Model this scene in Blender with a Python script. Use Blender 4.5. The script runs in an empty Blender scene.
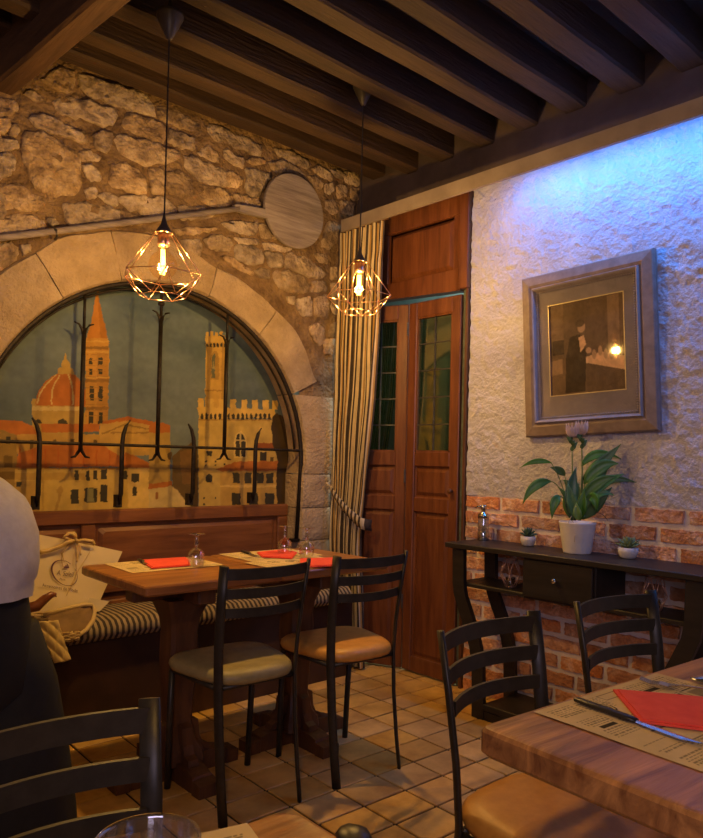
import bpy, bmesh, math, random
import numpy as np
from mathutils import Vector, Matrix, noise as mnoise
random.seed(7)
SC = bpy.context.scene
COL = SC.collection

# ------------------------------------------------------------------ camera
CX, CY, FPX, H = 351.5, 445.0, 725.7236, 1.18
RW = np.array([[0.0]*3]*3)
_v1 = np.array([-308-CX, 443-CY, FPX]); _v1 /= np.linalg.norm(_v1)      # room Y axis seen by the lens
_v2 = np.array([1150-CX, 477-CY, FPX]); _v2 /= np.linalg.norm(_v2)      # room X axis seen by the lens
_v3 = np.cross(_v2, _v1); _v3 = -_v3 if _v3[1] > 0 else _v3
RW = np.array([_v2, _v1, _v3])
CAMP = np.array([0, 0, H])
cam_d = bpy.data.cameras.new('camera'); cam = bpy.data.objects.new('camera', cam_d); COL.objects.link(cam)
cam_d.sensor_fit = 'VERTICAL'; cam_d.sensor_height = 36; cam_d.lens = FPX*36/838
cam_d.shift_y = (CY-419)/838; cam_d.clip_start = .02
_x = Vector(RW @ np.array([1, 0, 0])); _u = Vector(RW @ np.array([0, -1, 0])); _b = Vector(-(RW @ np.array([0, 0, 1])))
cam.matrix_world = Matrix(((_x[0], _u[0], _b[0], 0), (_x[1], _u[1], _b[1], 0), (_x[2], _u[2], _b[2], H), (0, 0, 0, 1)))
SC.camera = cam

# ------------------------------------------------------------------ world, exposure
w = bpy.data.worlds.new('world'); SC.world = w; w.use_nodes = True
w.node_tree.nodes['Background'].inputs[0].default_value = (.62, .50, .55, 1)
w.node_tree.nodes['Background'].inputs[1].default_value = .05
SC.view_settings.view_transform = 'Standard'; SC.view_settings.look = 'None'
SC.view_settings.exposure = 0.0; SC.view_settings.gamma = 1.0; SC.view_settings.use_curve_mapping = False
PENDANT_W = 56.0

def area_light(name, loc, rot, sx, sy, power, color):
    l = bpy.data.lights.new(name, 'AREA'); l.shape = 'RECTANGLE'; l.size = sx; l.size_y = sy
    l.energy = power; l.color = color
    o = bpy.data.objects.new(name, l); COL.objects.link(o); o.location = loc; o.rotation_euler = rot
    return o
# blue LED strip hidden behind the pelmet, shining down the plaster wall
area_light('led_strip_light', (2.80, .96, 2.55), (0, math.radians(-24), 0), .05, 2.2, 27, (.03, .28, 1.0))
# added cool fill from behind the camera, turned to the right wall
area_light('front_fill_light', (-1.3, -1.3, 1.9), (math.radians(78), 0, math.radians(-62)), 1.6, 1.2, 25, (.80, .68, 1.0))

# ------------------------------------------------------------------ pixel helpers
def ray(x, y): return RW @ np.array([x-CX, y-CY, FPX])
def onz(x, y, z): r = ray(x, y); return CAMP + r*((z-H)/r[2])
def onx(x, y, X): r = ray(x, y); return CAMP + r*(X/r[0])
def ony(x, y, Y): r = ray(x, y); return CAMP + r*(Y/r[1])
def proj(P):
    q = (np.asarray(P)-CAMP) @ RW
    return CX+FPX*q[..., 0]/q[..., 2], CY+FPX*q[..., 1]/q[..., 2]
def atdepth(x, y, d): return CAMP + ray(x, y)*(d/FPX)

# ------------------------------------------------------------------ materials
MATS = {}
def nodes_of(name):
    m = bpy.data.materials.new(name); m.use_nodes = True
    return m, m.node_tree.nodes, m.node_tree.links, m.node_tree.nodes['Principled BSDF']
def mat(name, c1, c2=None, rough=.6, metal=0, scale=8, stretch=(1, 1, 1), bump=0, bscale=None, rand=0, spec=.5, detail=6, c3=None, dist=0, bdist=.01, coat=0, blo=.35, bhi=.65):
    if name in MATS: return MATS[name]
    m, N, L, b = nodes_of(name)
    b.inputs['Roughness'].default_value = rough; b.inputs['Metallic'].default_value = metal
    b.inputs['Specular IOR Level'].default_value = spec
    if coat: b.inputs['Coat Weight'].default_value = coat; b.inputs['Coat Roughness'].default_value = .25
    if c2 is None: c2 = c1
    tc = N.new('ShaderNodeTexCoord'); mp = N.new('ShaderNodeMapping'); mp.inputs['Scale'].default_value = stretch
    L.new(tc.outputs['Object'], mp.inputs['Vector'])
    oi = N.new('ShaderNodeObjectInfo')
    if rand:
        add = N.new('ShaderNodeVectorMath'); add.operation = 'ADD'
        sc = N.new('ShaderNodeMath'); sc.operation = 'MULTIPLY'; sc.inputs[1].default_value = 37
        L.new(oi.outputs['Random'], sc.inputs[0]); L.new(mp.outputs[0], add.inputs[0]); L.new(sc.outputs[0], add.inputs[1])
        vec = add.outputs[0]
    else: vec = mp.outputs[0]
    n = N.new('ShaderNodeTexNoise'); n.inputs['Scale'].default_value = scale; n.inputs['Detail'].default_value = detail
    n.inputs['Roughness'].default_value = .62; n.inputs['Distortion'].default_value = dist
    L.new(vec, n.inputs['Vector'])
    cr = N.new('ShaderNodeValToRGB'); e = cr.color_ramp.elements
    e[0].position = blo; e[0].color = (*c1, 1); e[1].position = bhi; e[1].color = (*c2, 1)
    if c3: x = e.new(.5*(blo+bhi)); x.color = (*c3, 1)
    L.new(n.outputs['Fac'], cr.inputs['Fac'])
    out = cr.outputs['Color']
    if rand:
        hs = N.new('ShaderNodeHueSaturation'); mr = N.new('ShaderNodeMapRange')
        mr.inputs['To Min'].default_value = 1-rand; mr.inputs['To Max'].default_value = 1+rand
        L.new(oi.outputs['Random'], mr.inputs['Value']); L.new(mr.outputs[0], hs.inputs['Value'])
        m2 = N.new('ShaderNodeMath'); m2.operation = 'MULTIPLY'; m2.inputs[1].default_value = 7.3
        m3 = N.new('ShaderNodeMath'); m3.operation = 'FRACT'; mr2 = N.new('ShaderNodeMapRange')
        mr2.inputs['To Min'].default_value = 1-rand*.8; mr2.inputs['To Max'].default_value = 1+rand*.6
        L.new(oi.outputs['Random'], m2.inputs[0]); L.new(m2.outputs[0], m3.inputs[0]); L.new(m3.outputs[0], mr2.inputs['Value'])
        L.new(mr2.outputs[0], hs.inputs['Saturation'])
        L.new(out, hs.inputs['Color']); out = hs.outputs['Color']
    L.new(out, b.inputs['Base Color'])
    if bump:
        n2 = N.new('ShaderNodeTexNoise'); n2.inputs['Scale'].default_value = bscale or scale*3; n2.inputs['Detail'].default_value = 8
        L.new(vec, n2.inputs['Vector'])
        bp = N.new('ShaderNodeBump'); bp.inputs['Strength'].default_value = bump; bp.inputs['Distance'].default_value = bdist
        L.new(n2.outputs['Fac'], bp.inputs['Height']); L.new(bp.outputs[0], b.inputs['Normal'])
    MATS[name] = m
    return m
def painted(name, rough=.7, spec=.3, bump=0):
    if name in MATS: return MATS[name]
    m, N, L, b = nodes_of(name)
    a = N.new('ShaderNodeAttribute'); a.attribute_name = 'paint'
    L.new(a.outputs['Color'], b.inputs['Base Color'])
    b.inputs['Roughness'].default_value = rough; b.inputs['Specular IOR Level'].default_value = spec
    MATS[name] = m; return m
def clear_glass(name, tint=(1, 1, 1), gloss=(1, 1, 1), lo=.05, rough=.02, hi=.6):
    # thin clear glass: tinted transparency under a fresnel reflection
    m = bpy.data.materials.new(name); m.use_nodes = True; N = m.node_tree.nodes; L = m.node_tree.links
    N.remove(N['Principled BSDF'])
    t = N.new('ShaderNodeBsdfTransparent'); t.inputs[0].default_value = (*tint, 1)
    g = N.new('ShaderNodeBsdfGlossy'); g.inputs['Color'].default_value = (*gloss, 1); g.inputs['Roughness'].default_value = rough
    lw = N.new('ShaderNodeLayerWeight'); lw.inputs['Blend'].default_value = .5
    pw = N.new('ShaderNodeMath'); pw.operation = 'POWER'; pw.inputs[1].default_value = 4.0; L.new(lw.outputs['Facing'], pw.inputs[0])
    mr = N.new('ShaderNodeMapRange'); mr.inputs['To Min'].default_value = lo; mr.inputs['To Max'].default_value = hi; L.new(pw.outputs[0], mr.inputs['Value'])
    mx = N.new('ShaderNodeMixShader'); L.new(mr.outputs[0], mx.inputs[0]); L.new(t.outputs[0], mx.inputs[1]); L.new(g.outputs[0], mx.inputs[2])
    L.new(mx.outputs[0], N['Material Output'].inputs['Surface']); MATS[name] = m; return m
def emis(name, c, s):
    m, N, L, b = nodes_of(name); b.inputs['Base Color'].default_value = (*c, 1)
    b.inputs['Emission Color'].default_value = (*c, 1); b.inputs['Emission Strength'].default_value = s; MATS[name] = m; return m

STONE = mat('stone', (.19, .125, .08), (.52, .39, .26), .92, scale=13, bump=1.0, bscale=34, rand=.24, c3=(.38, .265, .16), bdist=.03)
ASHLAR = mat('ashlar', (.32, .225, .13), (.48, .35, .215), .9, scale=6, bump=.9, bscale=60, rand=.08, bdist=.014)
MORTAR = mat('mortar', (.12, .068, .032), (.30, .19, .095), .95, scale=7, bump=1.0, bscale=34, bdist=.03)
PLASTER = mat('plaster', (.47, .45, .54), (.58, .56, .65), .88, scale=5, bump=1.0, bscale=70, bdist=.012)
BMORTAR = mat('brick_mortar', (.66, .58, .55), (.82, .73, .69), .95, scale=10, bump=.6, bscale=40, bdist=.01)
BRICK = mat('brick', (.52, .21, .105), (.85, .60, .47), .9, scale=14, bump=1.0, bscale=50, rand=.22, c3=(.68, .33, .18), bdist=.02, bhi=.70)
TILE = mat('tile', (.50, .255, .060), (.80, .48, .13), .42, scale=6, bump=.12, bscale=25, rand=.09, bdist=.004)
GROUT = mat('grout', (.030, .018, .010), (.055, .033, .02), .9, scale=20)
JOIST = mat('joist_wood', (.026, .0115, .005), (.052, .025, .011), .8, scale=5, stretch=(.5, 5, 5), bump=.5, bscale=18, rand=.2, bdist=.01)
BOARD = mat('board_wood', (.022, .012, .006), (.045, .025, .013), .85, scale=5, stretch=(.5, 5, 5), bump=.4)
GIRD = mat('girder_wood', (.050, .022, .010), (.095, .045, .020), .75, scale=4, stretch=(5, .5, 5), bump=.5, bscale=12, bdist=.012)
PLATE = mat('plate_wood', (.045, .03, .033), (.075, .052, .055), .9, scale=5, bump=.5)
PELMET = mat('pelmet_paint', (.21, .165, .155), (.28, .225, .21), .6, scale=6, bump=.1)
DOORW = mat('door_wood', (.12, .034, .012), (.21, .070, .024), .42, scale=5, stretch=(6, 6, .6), bump=.15, dist=.6, coat=.25)
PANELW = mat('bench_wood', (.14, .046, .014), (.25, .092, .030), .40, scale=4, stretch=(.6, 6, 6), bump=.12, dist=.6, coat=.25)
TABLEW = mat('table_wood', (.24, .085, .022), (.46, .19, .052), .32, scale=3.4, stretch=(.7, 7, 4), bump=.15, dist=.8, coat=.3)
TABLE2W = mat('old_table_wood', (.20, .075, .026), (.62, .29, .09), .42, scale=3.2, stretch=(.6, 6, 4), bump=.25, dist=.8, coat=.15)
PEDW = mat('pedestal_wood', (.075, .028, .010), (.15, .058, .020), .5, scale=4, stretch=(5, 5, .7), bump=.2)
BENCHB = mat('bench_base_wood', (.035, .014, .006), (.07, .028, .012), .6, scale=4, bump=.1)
IRON = mat('iron', (.018, .013, .010), (.04, .03, .022), .55, .6, scale=30, bump=.3)
CHAIRM = mat('chair_metal', (.030, .025, .018), (.045, .037, .027), .42, .3, scale=40, spec=.5)
BLACKW = mat('black_wood', (.016, .012, .011), (.028, .021, .019), .45, scale=6, stretch=(5, .6, 5), bump=.05)
VINYL_T = mat('tan_vinyl', (.56, .25, .04), (.66, .31, .06), .42, scale=30, bump=.15, bscale=150, bdist=.002)
VINYL_O = mat('olive_vinyl', (.28, .225, .09), (.35, .28, .12), .45, scale=30, bump=.15, bscale=150, bdist=.002)
PEEL = mat('peel_wood', (.18, .14, .135), (.33, .275, .265), .8, scale=6, stretch=(.6, 4, 7), bump=.35, dist=.4)
COPPER = mat('copper_wire', (.80, .46, .30), (.86, .52, .35), .28, 1, scale=20)
ROSE = mat('rose_wire', (.62, .36, .27), (.70, .42, .32), .35, .45, scale=20)
CORD = mat('black_cord', (.02, .015, .012), None, .6)
CAP = mat('lamp_cap', (.045, .036, .037), (.06, .05, .05), .45, scale=10)
CREAM = mat('stripe_cream', (.50, .40, .26), (.60, .48, .32), .9, scale=20, bump=.2, bscale=300, bdist=.001)
DARKS = mat('stripe_black', (.040, .028, .022), (.06, .042, .034), .9, scale=20, bump=.2, bscale=300, bdist=.001)
GOLDS = mat('stripe_gold', (.36, .21, .06), (.44, .26, .08), .9, scale=20, bump=.2, bscale=300, bdist=.001)
RED = mat('red_paper', (.78, .065, .035), (.86, .09, .05), .8, scale=30)
STEEL = mat('steel', (.50, .48, .46), (.6, .58, .55), .22, 1, scale=20)
CHROME = mat('chrome', (.65, .64, .63), None, .15, 1)
BLKPL = mat('black_plastic', (.022, .018, .016), None, .35)
FRAMEW = mat('frame_paint', (.20, .145, .125), (.28, .21, .185), .55, scale=9, stretch=(1, 2, 2), bump=.15)
FRAME2 = mat('frame_moulding', (.25, .21, .205), (.35, .30, .30), .4, scale=12, bump=.1)
MATB = mat('mount_board', (.22, .19, .205), (.29, .25, .27), .85, scale=4)
GOLDL = mat('gold_line', (.60, .48, .28), None, .4, .3)
WHITEP = mat('white_ceramic', (.72, .66, .62), (.80, .75, .71), .5, scale=20)
STONEP = mat('stone_pot', (.62, .57, .55), (.74, .70, .67), .8, scale=40, bump=.2)
SOIL = mat('soil', (.05, .03, .02), (.16, .10, .06), .95, scale=60, bump=.5)
LEAF = mat('leaf_green', (.05, .15, .03), (.11, .27, .055), .38, scale=14, stretch=(1, 1, .4), rand=.28)
STEMG = mat('stem_green', (.12, .20, .06), (.20, .27, .10), .5, scale=30)
BRACT = mat('bract_green', (.05, .12, .03), (.10, .18, .06), .5, scale=30)
PETAL = mat('petal_pink', (.66, .46, .38), (.80, .62, .52), .7, scale=25)
SUCC1 = mat('succulent_dark', (.05, .10, .06), (.09, .16, .09), .5, scale=40)
SUCC2 = mat('succulent_pale', (.16, .22, .08), (.24, .30, .12), .5, scale=40)
BAGM = mat('bag_paper', (.74, .58, .30), (.80, .64, .35), .6, scale=4)
BAGIN = mat('bag_fold', (.66, .53, .29), (.74, .60, .35), .6, scale=4)
RIBBON = mat('ribbon_satin', (.55, .34, .09), (.70, .47, .16), .35, scale=10, stretch=(1, 1, 4))
LOGO = mat('logo_ink', (.12, .035, .045), None, .7)
COATM = mat('coat_fabric', (.62, .44, .19), (.72, .53, .25), .85, scale=25, bump=.25, bscale=200, bdist=.002)
COATL = mat('coat_lining', (.20, .12, .05), (.27, .16, .07), .85, scale=20)
LEATHER = mat('brown_leather', (.16, .045, .016), (.24, .075, .028), .3, scale=30, bump=.1)
SWEAT = mat('grey_knit', (.50, .46, .46), (.58, .54, .53), .95, scale=40, bump=.3, bscale=250, bdist=.002)
TROUS = mat('black_cloth', (.005, .004, .004), (.009, .007, .006), .9, scale=30)
SKIN = mat('skin', (.55, .33, .23), (.62, .39, .28), .55, scale=20)
HAIR = mat('dark_hair', (.035, .02, .012), (.06, .035, .02), .5, scale=50, stretch=(1, 1, .2))
SHOE = mat('shoe_black', (.02, .016, .014), None, .4)
LEAD = mat('lead_came', (.10, .09, .085), (.16, .15, .14), .4, .7, scale=30)
JAMBG = mat('jamb_paint', (.05, .06, .052), (.12, .14, .12), .6, scale=20, bump=.4)
BACKR = mat('back_room_wall', (.12, .13, .09), (.22, .24, .16), .9, scale=5, bump=.4)
BULB = clear_glass('bulb_glass', (1, .93, .80), (1, .9, .8), lo=.03, hi=.35)
GLASS = clear_glass('drinking_glass', (.86, .86, .84), (1, 1, 1), lo=.30, hi=1.0)
PANE = clear_glass('door_pane', (.42, .45, .30), (.80, .82, .50), lo=.24, hi=.8, rough=.06)
PICG = clear_glass('picture_glass', (.97, .97, .97), (.9, .9, .9), lo=.05, hi=.8, rough=.03)
FIL = emis('filament', (1.0, .50, .10), 9.0)
MURALM = painted('mural_paint', .75, .25)
PRINTM = painted('newsprint', .9, .1)
SEPIA = painted('sepia_print', .6, .2)

# ------------------------------------------------------------------ mesh builder
class MB:
    def __init__(s): s.v = []; s.f = []; s.mi = []
    def add(s, vs, fs, mi=0):
        o = len(s.v); s.v += [tuple(map(float, p)) for p in vs]; s.f += [tuple(i+o for i in f) for f in fs]; s.mi += [mi]*len(fs); return s
    def box(s, x0, x1, y0, y1, z0, z1, mi=0):
        v = [(x, y, z) for z in (z0, z1) for y in (y0, y1) for x in (x0, x1)]
        return s.add(v, [(0, 2, 3, 1), (4, 5, 7, 6), (0, 1, 5, 4), (2, 6, 7, 3), (0, 4, 6, 2), (1, 3, 7, 5)], mi)
    def bevbox(s, x0, x1, y0, y1, z0, z1, b=.004, mi=0):
        # box with chamfered edges: 3 rings
        def ring(z, d): return [(x0+d, y0+b, z), (x0+b, y0+d, z), (x1-b, y0+d, z), (x1-d, y0+b, z), (x1-d, y1-b, z), (x1-b, y1-d, z), (x0+b, y1-d, z), (x0+d, y1-b, z)]
        R = [ring(z0, b), ring(z0+b, 0), ring(z1-b, 0), ring(z1, b)]
        return s.loft(R, True, True, mi)
    def loft(s, rings, cap0=True, cap1=True, mi=0, closed=True):
        n = len(rings[0]); v = [p for r in rings for p in r]; f = []
        for k in range(len(rings)-1):
            for i in range(n if closed else n-1):
                j = (i+1) % n; f.append((k*n+i, k*n+j, (k+1)*n+j, (k+1)*n+i))
        if cap0: f.append(tuple(range(n-1, -1, -1)))
        if cap1: f.append(tuple((len(rings)-1)*n+i for i in range(n)))
        return s.add(v, f, mi)
    def lathe(s, prof, c=(0, 0, 0), n=20, mi=0, caps=(True, True)):
        return s.loft([[(c[0]+r*math.cos(2*math.pi*i/n), c[1]+r*math.sin(2*math.pi*i/n), c[2]+z) for i in range(n)] for r, z in prof], caps[0], caps[1], mi)
    def tube(s, pts, r, n=8, mi=0, closed=False, flat=None, ref=None):
        # flat=(a,b): oval section half sizes, ref: direction of the long axis
        P = [Vector(p) for p in pts]; rings = []
        for i, p in enumerate(P):
            if closed: d = P[(i+1) % len(P)]-P[i-1]
            else: d = P[min(i+1, len(P)-1)]-P[max(i-1, 0)]
            d.normalize()
            a = Vector(ref) if ref is not None else (Vector((0, 0, 1)) if abs(d.z) < .9 else Vector((1, 0, 0)))
            u = (a-d*a.dot(d)).normalized(); w_ = d.cross(u)
            rr = r[i] if isinstance(r, (list, tuple)) else r
            ru, rv = flat if flat else (rr, rr)
            rings.append([tuple(p+u*(ru*math.cos(2*math.pi*k/n))+w_*(rv*math.sin(2*math.pi*k/n))) for k in range(n)])
        if closed: rings.append(rings[0])
        return s.loft(rings, not closed, not closed, mi)
    def prism(s, poly, h0, h1, axis='z', mi=0):
        def P(a, b, h): return {'z': (a, b, h), 'y': (a, h, b), 'x': (h, a, b)}[axis]
        return s.loft([[P(a, b, h0) for a, b in poly], [P(a, b, h1) for a, b in poly]], True, True, mi)
    def grid(s, fn, nu, nv, mi=0):
        v = [fn(i/nu, j/nv) for j in range(nv+1) for i in range(nu+1)]; W = nu+1
        return s.add(v, [(j*W+i, j*W+i+1, (j+1)*W+i+1, (j+1)*W+i) for j in range(nv) for i in range(nu)], mi)
    def mesh(s, name, smooth=False, org=(0, 0, 0)):
        me = bpy.data.meshes.new(name)
        me.from_pydata([(x-org[0], y-org[1], z-org[2]) for x, y, z in s.v], [], s.f); me.update()
        bm = bmesh.new(); bm.from_mesh(me); bmesh.ops.recalc_face_normals(bm, faces=bm.faces); bm.to_mesh(me); bm.free()
        if any(s.mi): me.polygons.foreach_set('material_index', s.mi)
        if smooth: me.polygons.foreach_set('use_smooth', [True]*len(me.polygons))
        return me
    def build(s, name, m, parent=None, smooth=False, autosm=None, world=False):
        if parent is None:
            a = np.array(s.v); org = ((a[:, 0].min()+a[:, 0].max())/2, (a[:, 1].min()+a[:, 1].max())/2, a[:, 2].min())
        elif world: org = tuple(world_loc(parent))
        else: org = (0, 0, 0)
        me = s.mesh(name, smooth, org)
        for q in (m if isinstance(m, (list, tuple)) else [m]): me.materials.append(q)
        if autosm:
            bm = bmesh.new(); bm.from_mesh(me)
            for e in bm.edges:
                if len(e.link_faces) == 2 and e.calc_face_angle(0) > autosm: e.smooth = False
            for f in bm.faces: f.smooth = True
            bm.to_mesh(me); bm.free()
        o = bpy.data.objects.new(name, me); COL.objects.link(o)
        if parent is None: o.location = org
        else: o.parent = parent
        return o
def world_loc(o):
    p = Vector((0, 0, 0))
    while o is not None: p = p + o.location; o = o.parent
    return p
def tag(o, label, cat, group=None):
    o['label'] = label; o['category'] = cat
    if group: o['group'] = group
    return o
def struct(o, label=None):
    o['kind'] = 'structure'
    if label: o['label'] = label
    return o
def thing(name, loc, label, cat, rz=0, group=None):
    o = bpy.data.objects.new(name, None); COL.objects.link(o); o.location = loc; o.rotation_euler = (0, 0, rz); o.empty_display_size = .1
    return tag(o, label, cat, group)
def copy_tree(o, parent=None):
    c = o.copy(); COL.objects.link(c); c.parent = parent
    for ch in list(o.children): copy_tree(ch, c)
    return c
def nz(p, s=1.0): return mnoise.noise(Vector(p)*s)

# ------------------------------------------------------------------ room constants
XW, YS, YM = 2.99, 3.285, 3.43          # right wall, stone wall, mural plane
ZJ, ZC = 2.813, 2.95                     # joist undersides, ceiling boards
AC = (1.728, 1.141); AR = .885           # centre and radius of the arch
JR, JL = AC[0]+.868, AC[0]-.868          # jambs of the niche

# ------------------------------------------------------------------ floor
FX0, FX1, FY0, FY1 = -1.6, 3.6, -1.6, 4.2
fl = struct(MB().box(FX0, FX1, FY0, FY1, -.06, -.006).build('floor', GROUT), 'terracotta tiled floor with dark joints')
TA = math.radians(-1.5); TX, TY, TW, TH = 1.92, 1.786, .196, .151
tm = []
for k in range(4):
    rr = random.Random(k); m_ = MB(); gx, gy = TW/2-.0045, TH/2-.0045
    m_.bevbox(-gx, gx, -gy, gy, -.006, .002, .0022); tm.append(m_.mesh('tile')); tm[-1].materials.append(TILE)
far = MB(); cnt = 0
for i in range(-19, 9):
    for j in range(-24, 17):
        lx, ly = (i+.5)*TW, (j+.5)*TH
        x = TX+lx*math.cos(TA)-ly*math.sin(TA); y = TY+lx*math.sin(TA)+ly*math.cos(TA)
        if not (FX0+.1 < x < FX1-.05 and FY0+.1 < y < 3.40): continue
        if .40 < x < 3.05 and .80 < y and cnt < 300:
            o = bpy.data.objects.new('tile', random.choice(tm)); COL.objects.link(o); o.parent = fl
            o.location = Vector((x, y, random.uniform(-.0008, .0008)))-fl.location; o.rotation_euler = (random.uniform(-.004, .004), random.uniform(-.004, .004), TA); cnt += 1
        else:
            c, s_ = math.cos(TA), math.sin(TA); gx, gy = TW/2-.004, TH/2-.004
            far.add([(x+a*gx*c-b*gy*s_, y+a*gx*s_+b*gy*c, .001) for a, b in ((-1, -1), (1, -1), (1, 1), (-1, 1))], [(0, 1, 2, 3)])
fo = far.build('tile_field', TILE, fl, world=True); fo['kind'] = 'stuff'

# ------------------------------------------------------------------ stone wall with arched niche
wb = MB(); X0w, X1w, Z1w, st = -1.2, 3.02, 3.0, .03
nx, nzz = int((X1w-X0w)/st), int(Z1w/st)
def in_open(x, z, g=0):
    if z < .30: return False
    if z < AC[1]: return JL-g < x < JR+g
    return (x-AC[0])**2+(z-AC[1])**2 < (AR+g)**2
idx = {}
for j in range(nzz+1):
    for i in range(nx+1):
        x, z = X0w+(X1w-X0w)*i/nx, Z1w*j/nzz
        idx[i, j] = len(wb.v); wb.v.append((x, YS+.012*nz((x*7, 3.1, z*7))+.008*nz((x*19, 1.1, z*19)), z))
for j in range(nzz):
    for i in range(nx):
        x, z = X0w+(X1w-X0w)*(i+.5)/nx, Z1w*(j+.5)/nzz
        if not in_open(x, z, .05): wb.f.append((idx[i, j], idx[i+1, j], idx[i+1, j+1], idx[i, j+1])); wb.mi.append(0)
wall = struct(wb.build('wall_back', MORTAR, smooth=True), 'rubble stone wall with arched niche')
def stone_mesh(poly, seed, bulge=.013, depth=.03, m=STONE, nm='stone', rough=.013):
    # poly: (x,z) on the wall; lumpy cushion shaped block standing proud of the mortar
    rr = random.Random(seed); P = [np.array(p, float) for p in poly]; n = len(P)
    c = sum(P)/n; P = [c+(q_-c)*1.06 for q_ in P]; per = sum(np.linalg.norm(P[i]-P[i-1]) for i in range(n)); ns = 26
    # resample outline
    L = [0]
    for i in range(n): L.append(L[-1]+np.linalg.norm(P[(i+1) % n]-P[i]))
    out = []
    for k in range(ns):
        t = L[-1]*k/ns; i = max(a for a in range(n) if L[a] <= t); u = (t-L[i])/max(1e-6, L[i+1]-L[i])
        out.append(P[i]*(1-u)+P[(i+1) % n]*u)
    out = [(out[k-1]+6*out[k]+out[(k+1) % ns])/8 for k in range(ns)]
    amp = min(.009, per*.012)
    out = [o+np.array([rr.uniform(-1, 1), rr.uniform(-1, 1)])*amp for o in out]
    rings = []
    for sc, dep in ((1, -depth), (1, .1*bulge), (.955, .8*bulge), (.75, 1.0*bulge), (.4, 1.0*bulge)):
        rg = []
        for k, o in enumerate(out):
            q = c+(o-c)*sc
            dd = dep+(rough*nz((q[0]*14+seed*3.7, seed*1.3, q[1]*14))+.5*rough*nz((q[0]*34, seed, q[1]*34)) if sc < 1 else 0)
            rg.append((q[0], YS-dd, q[1]))
        rings.append(rg)
    return MB().loft(rings, True, True)
def stone_px(poly, seed):
    W = [ony(x, y, YS) for x, y in poly]
    o = stone_mesh([(p[0], p[2]) for p in W], seed).build('stone', STONE, wall, world=True, smooth=True); return o
CR = {'A': (0, 60), 'B': (0, 150), 'C': (110, 90), 'D': (220, 120), 'F': (250, 230), 'E': (160, 200)}
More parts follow.
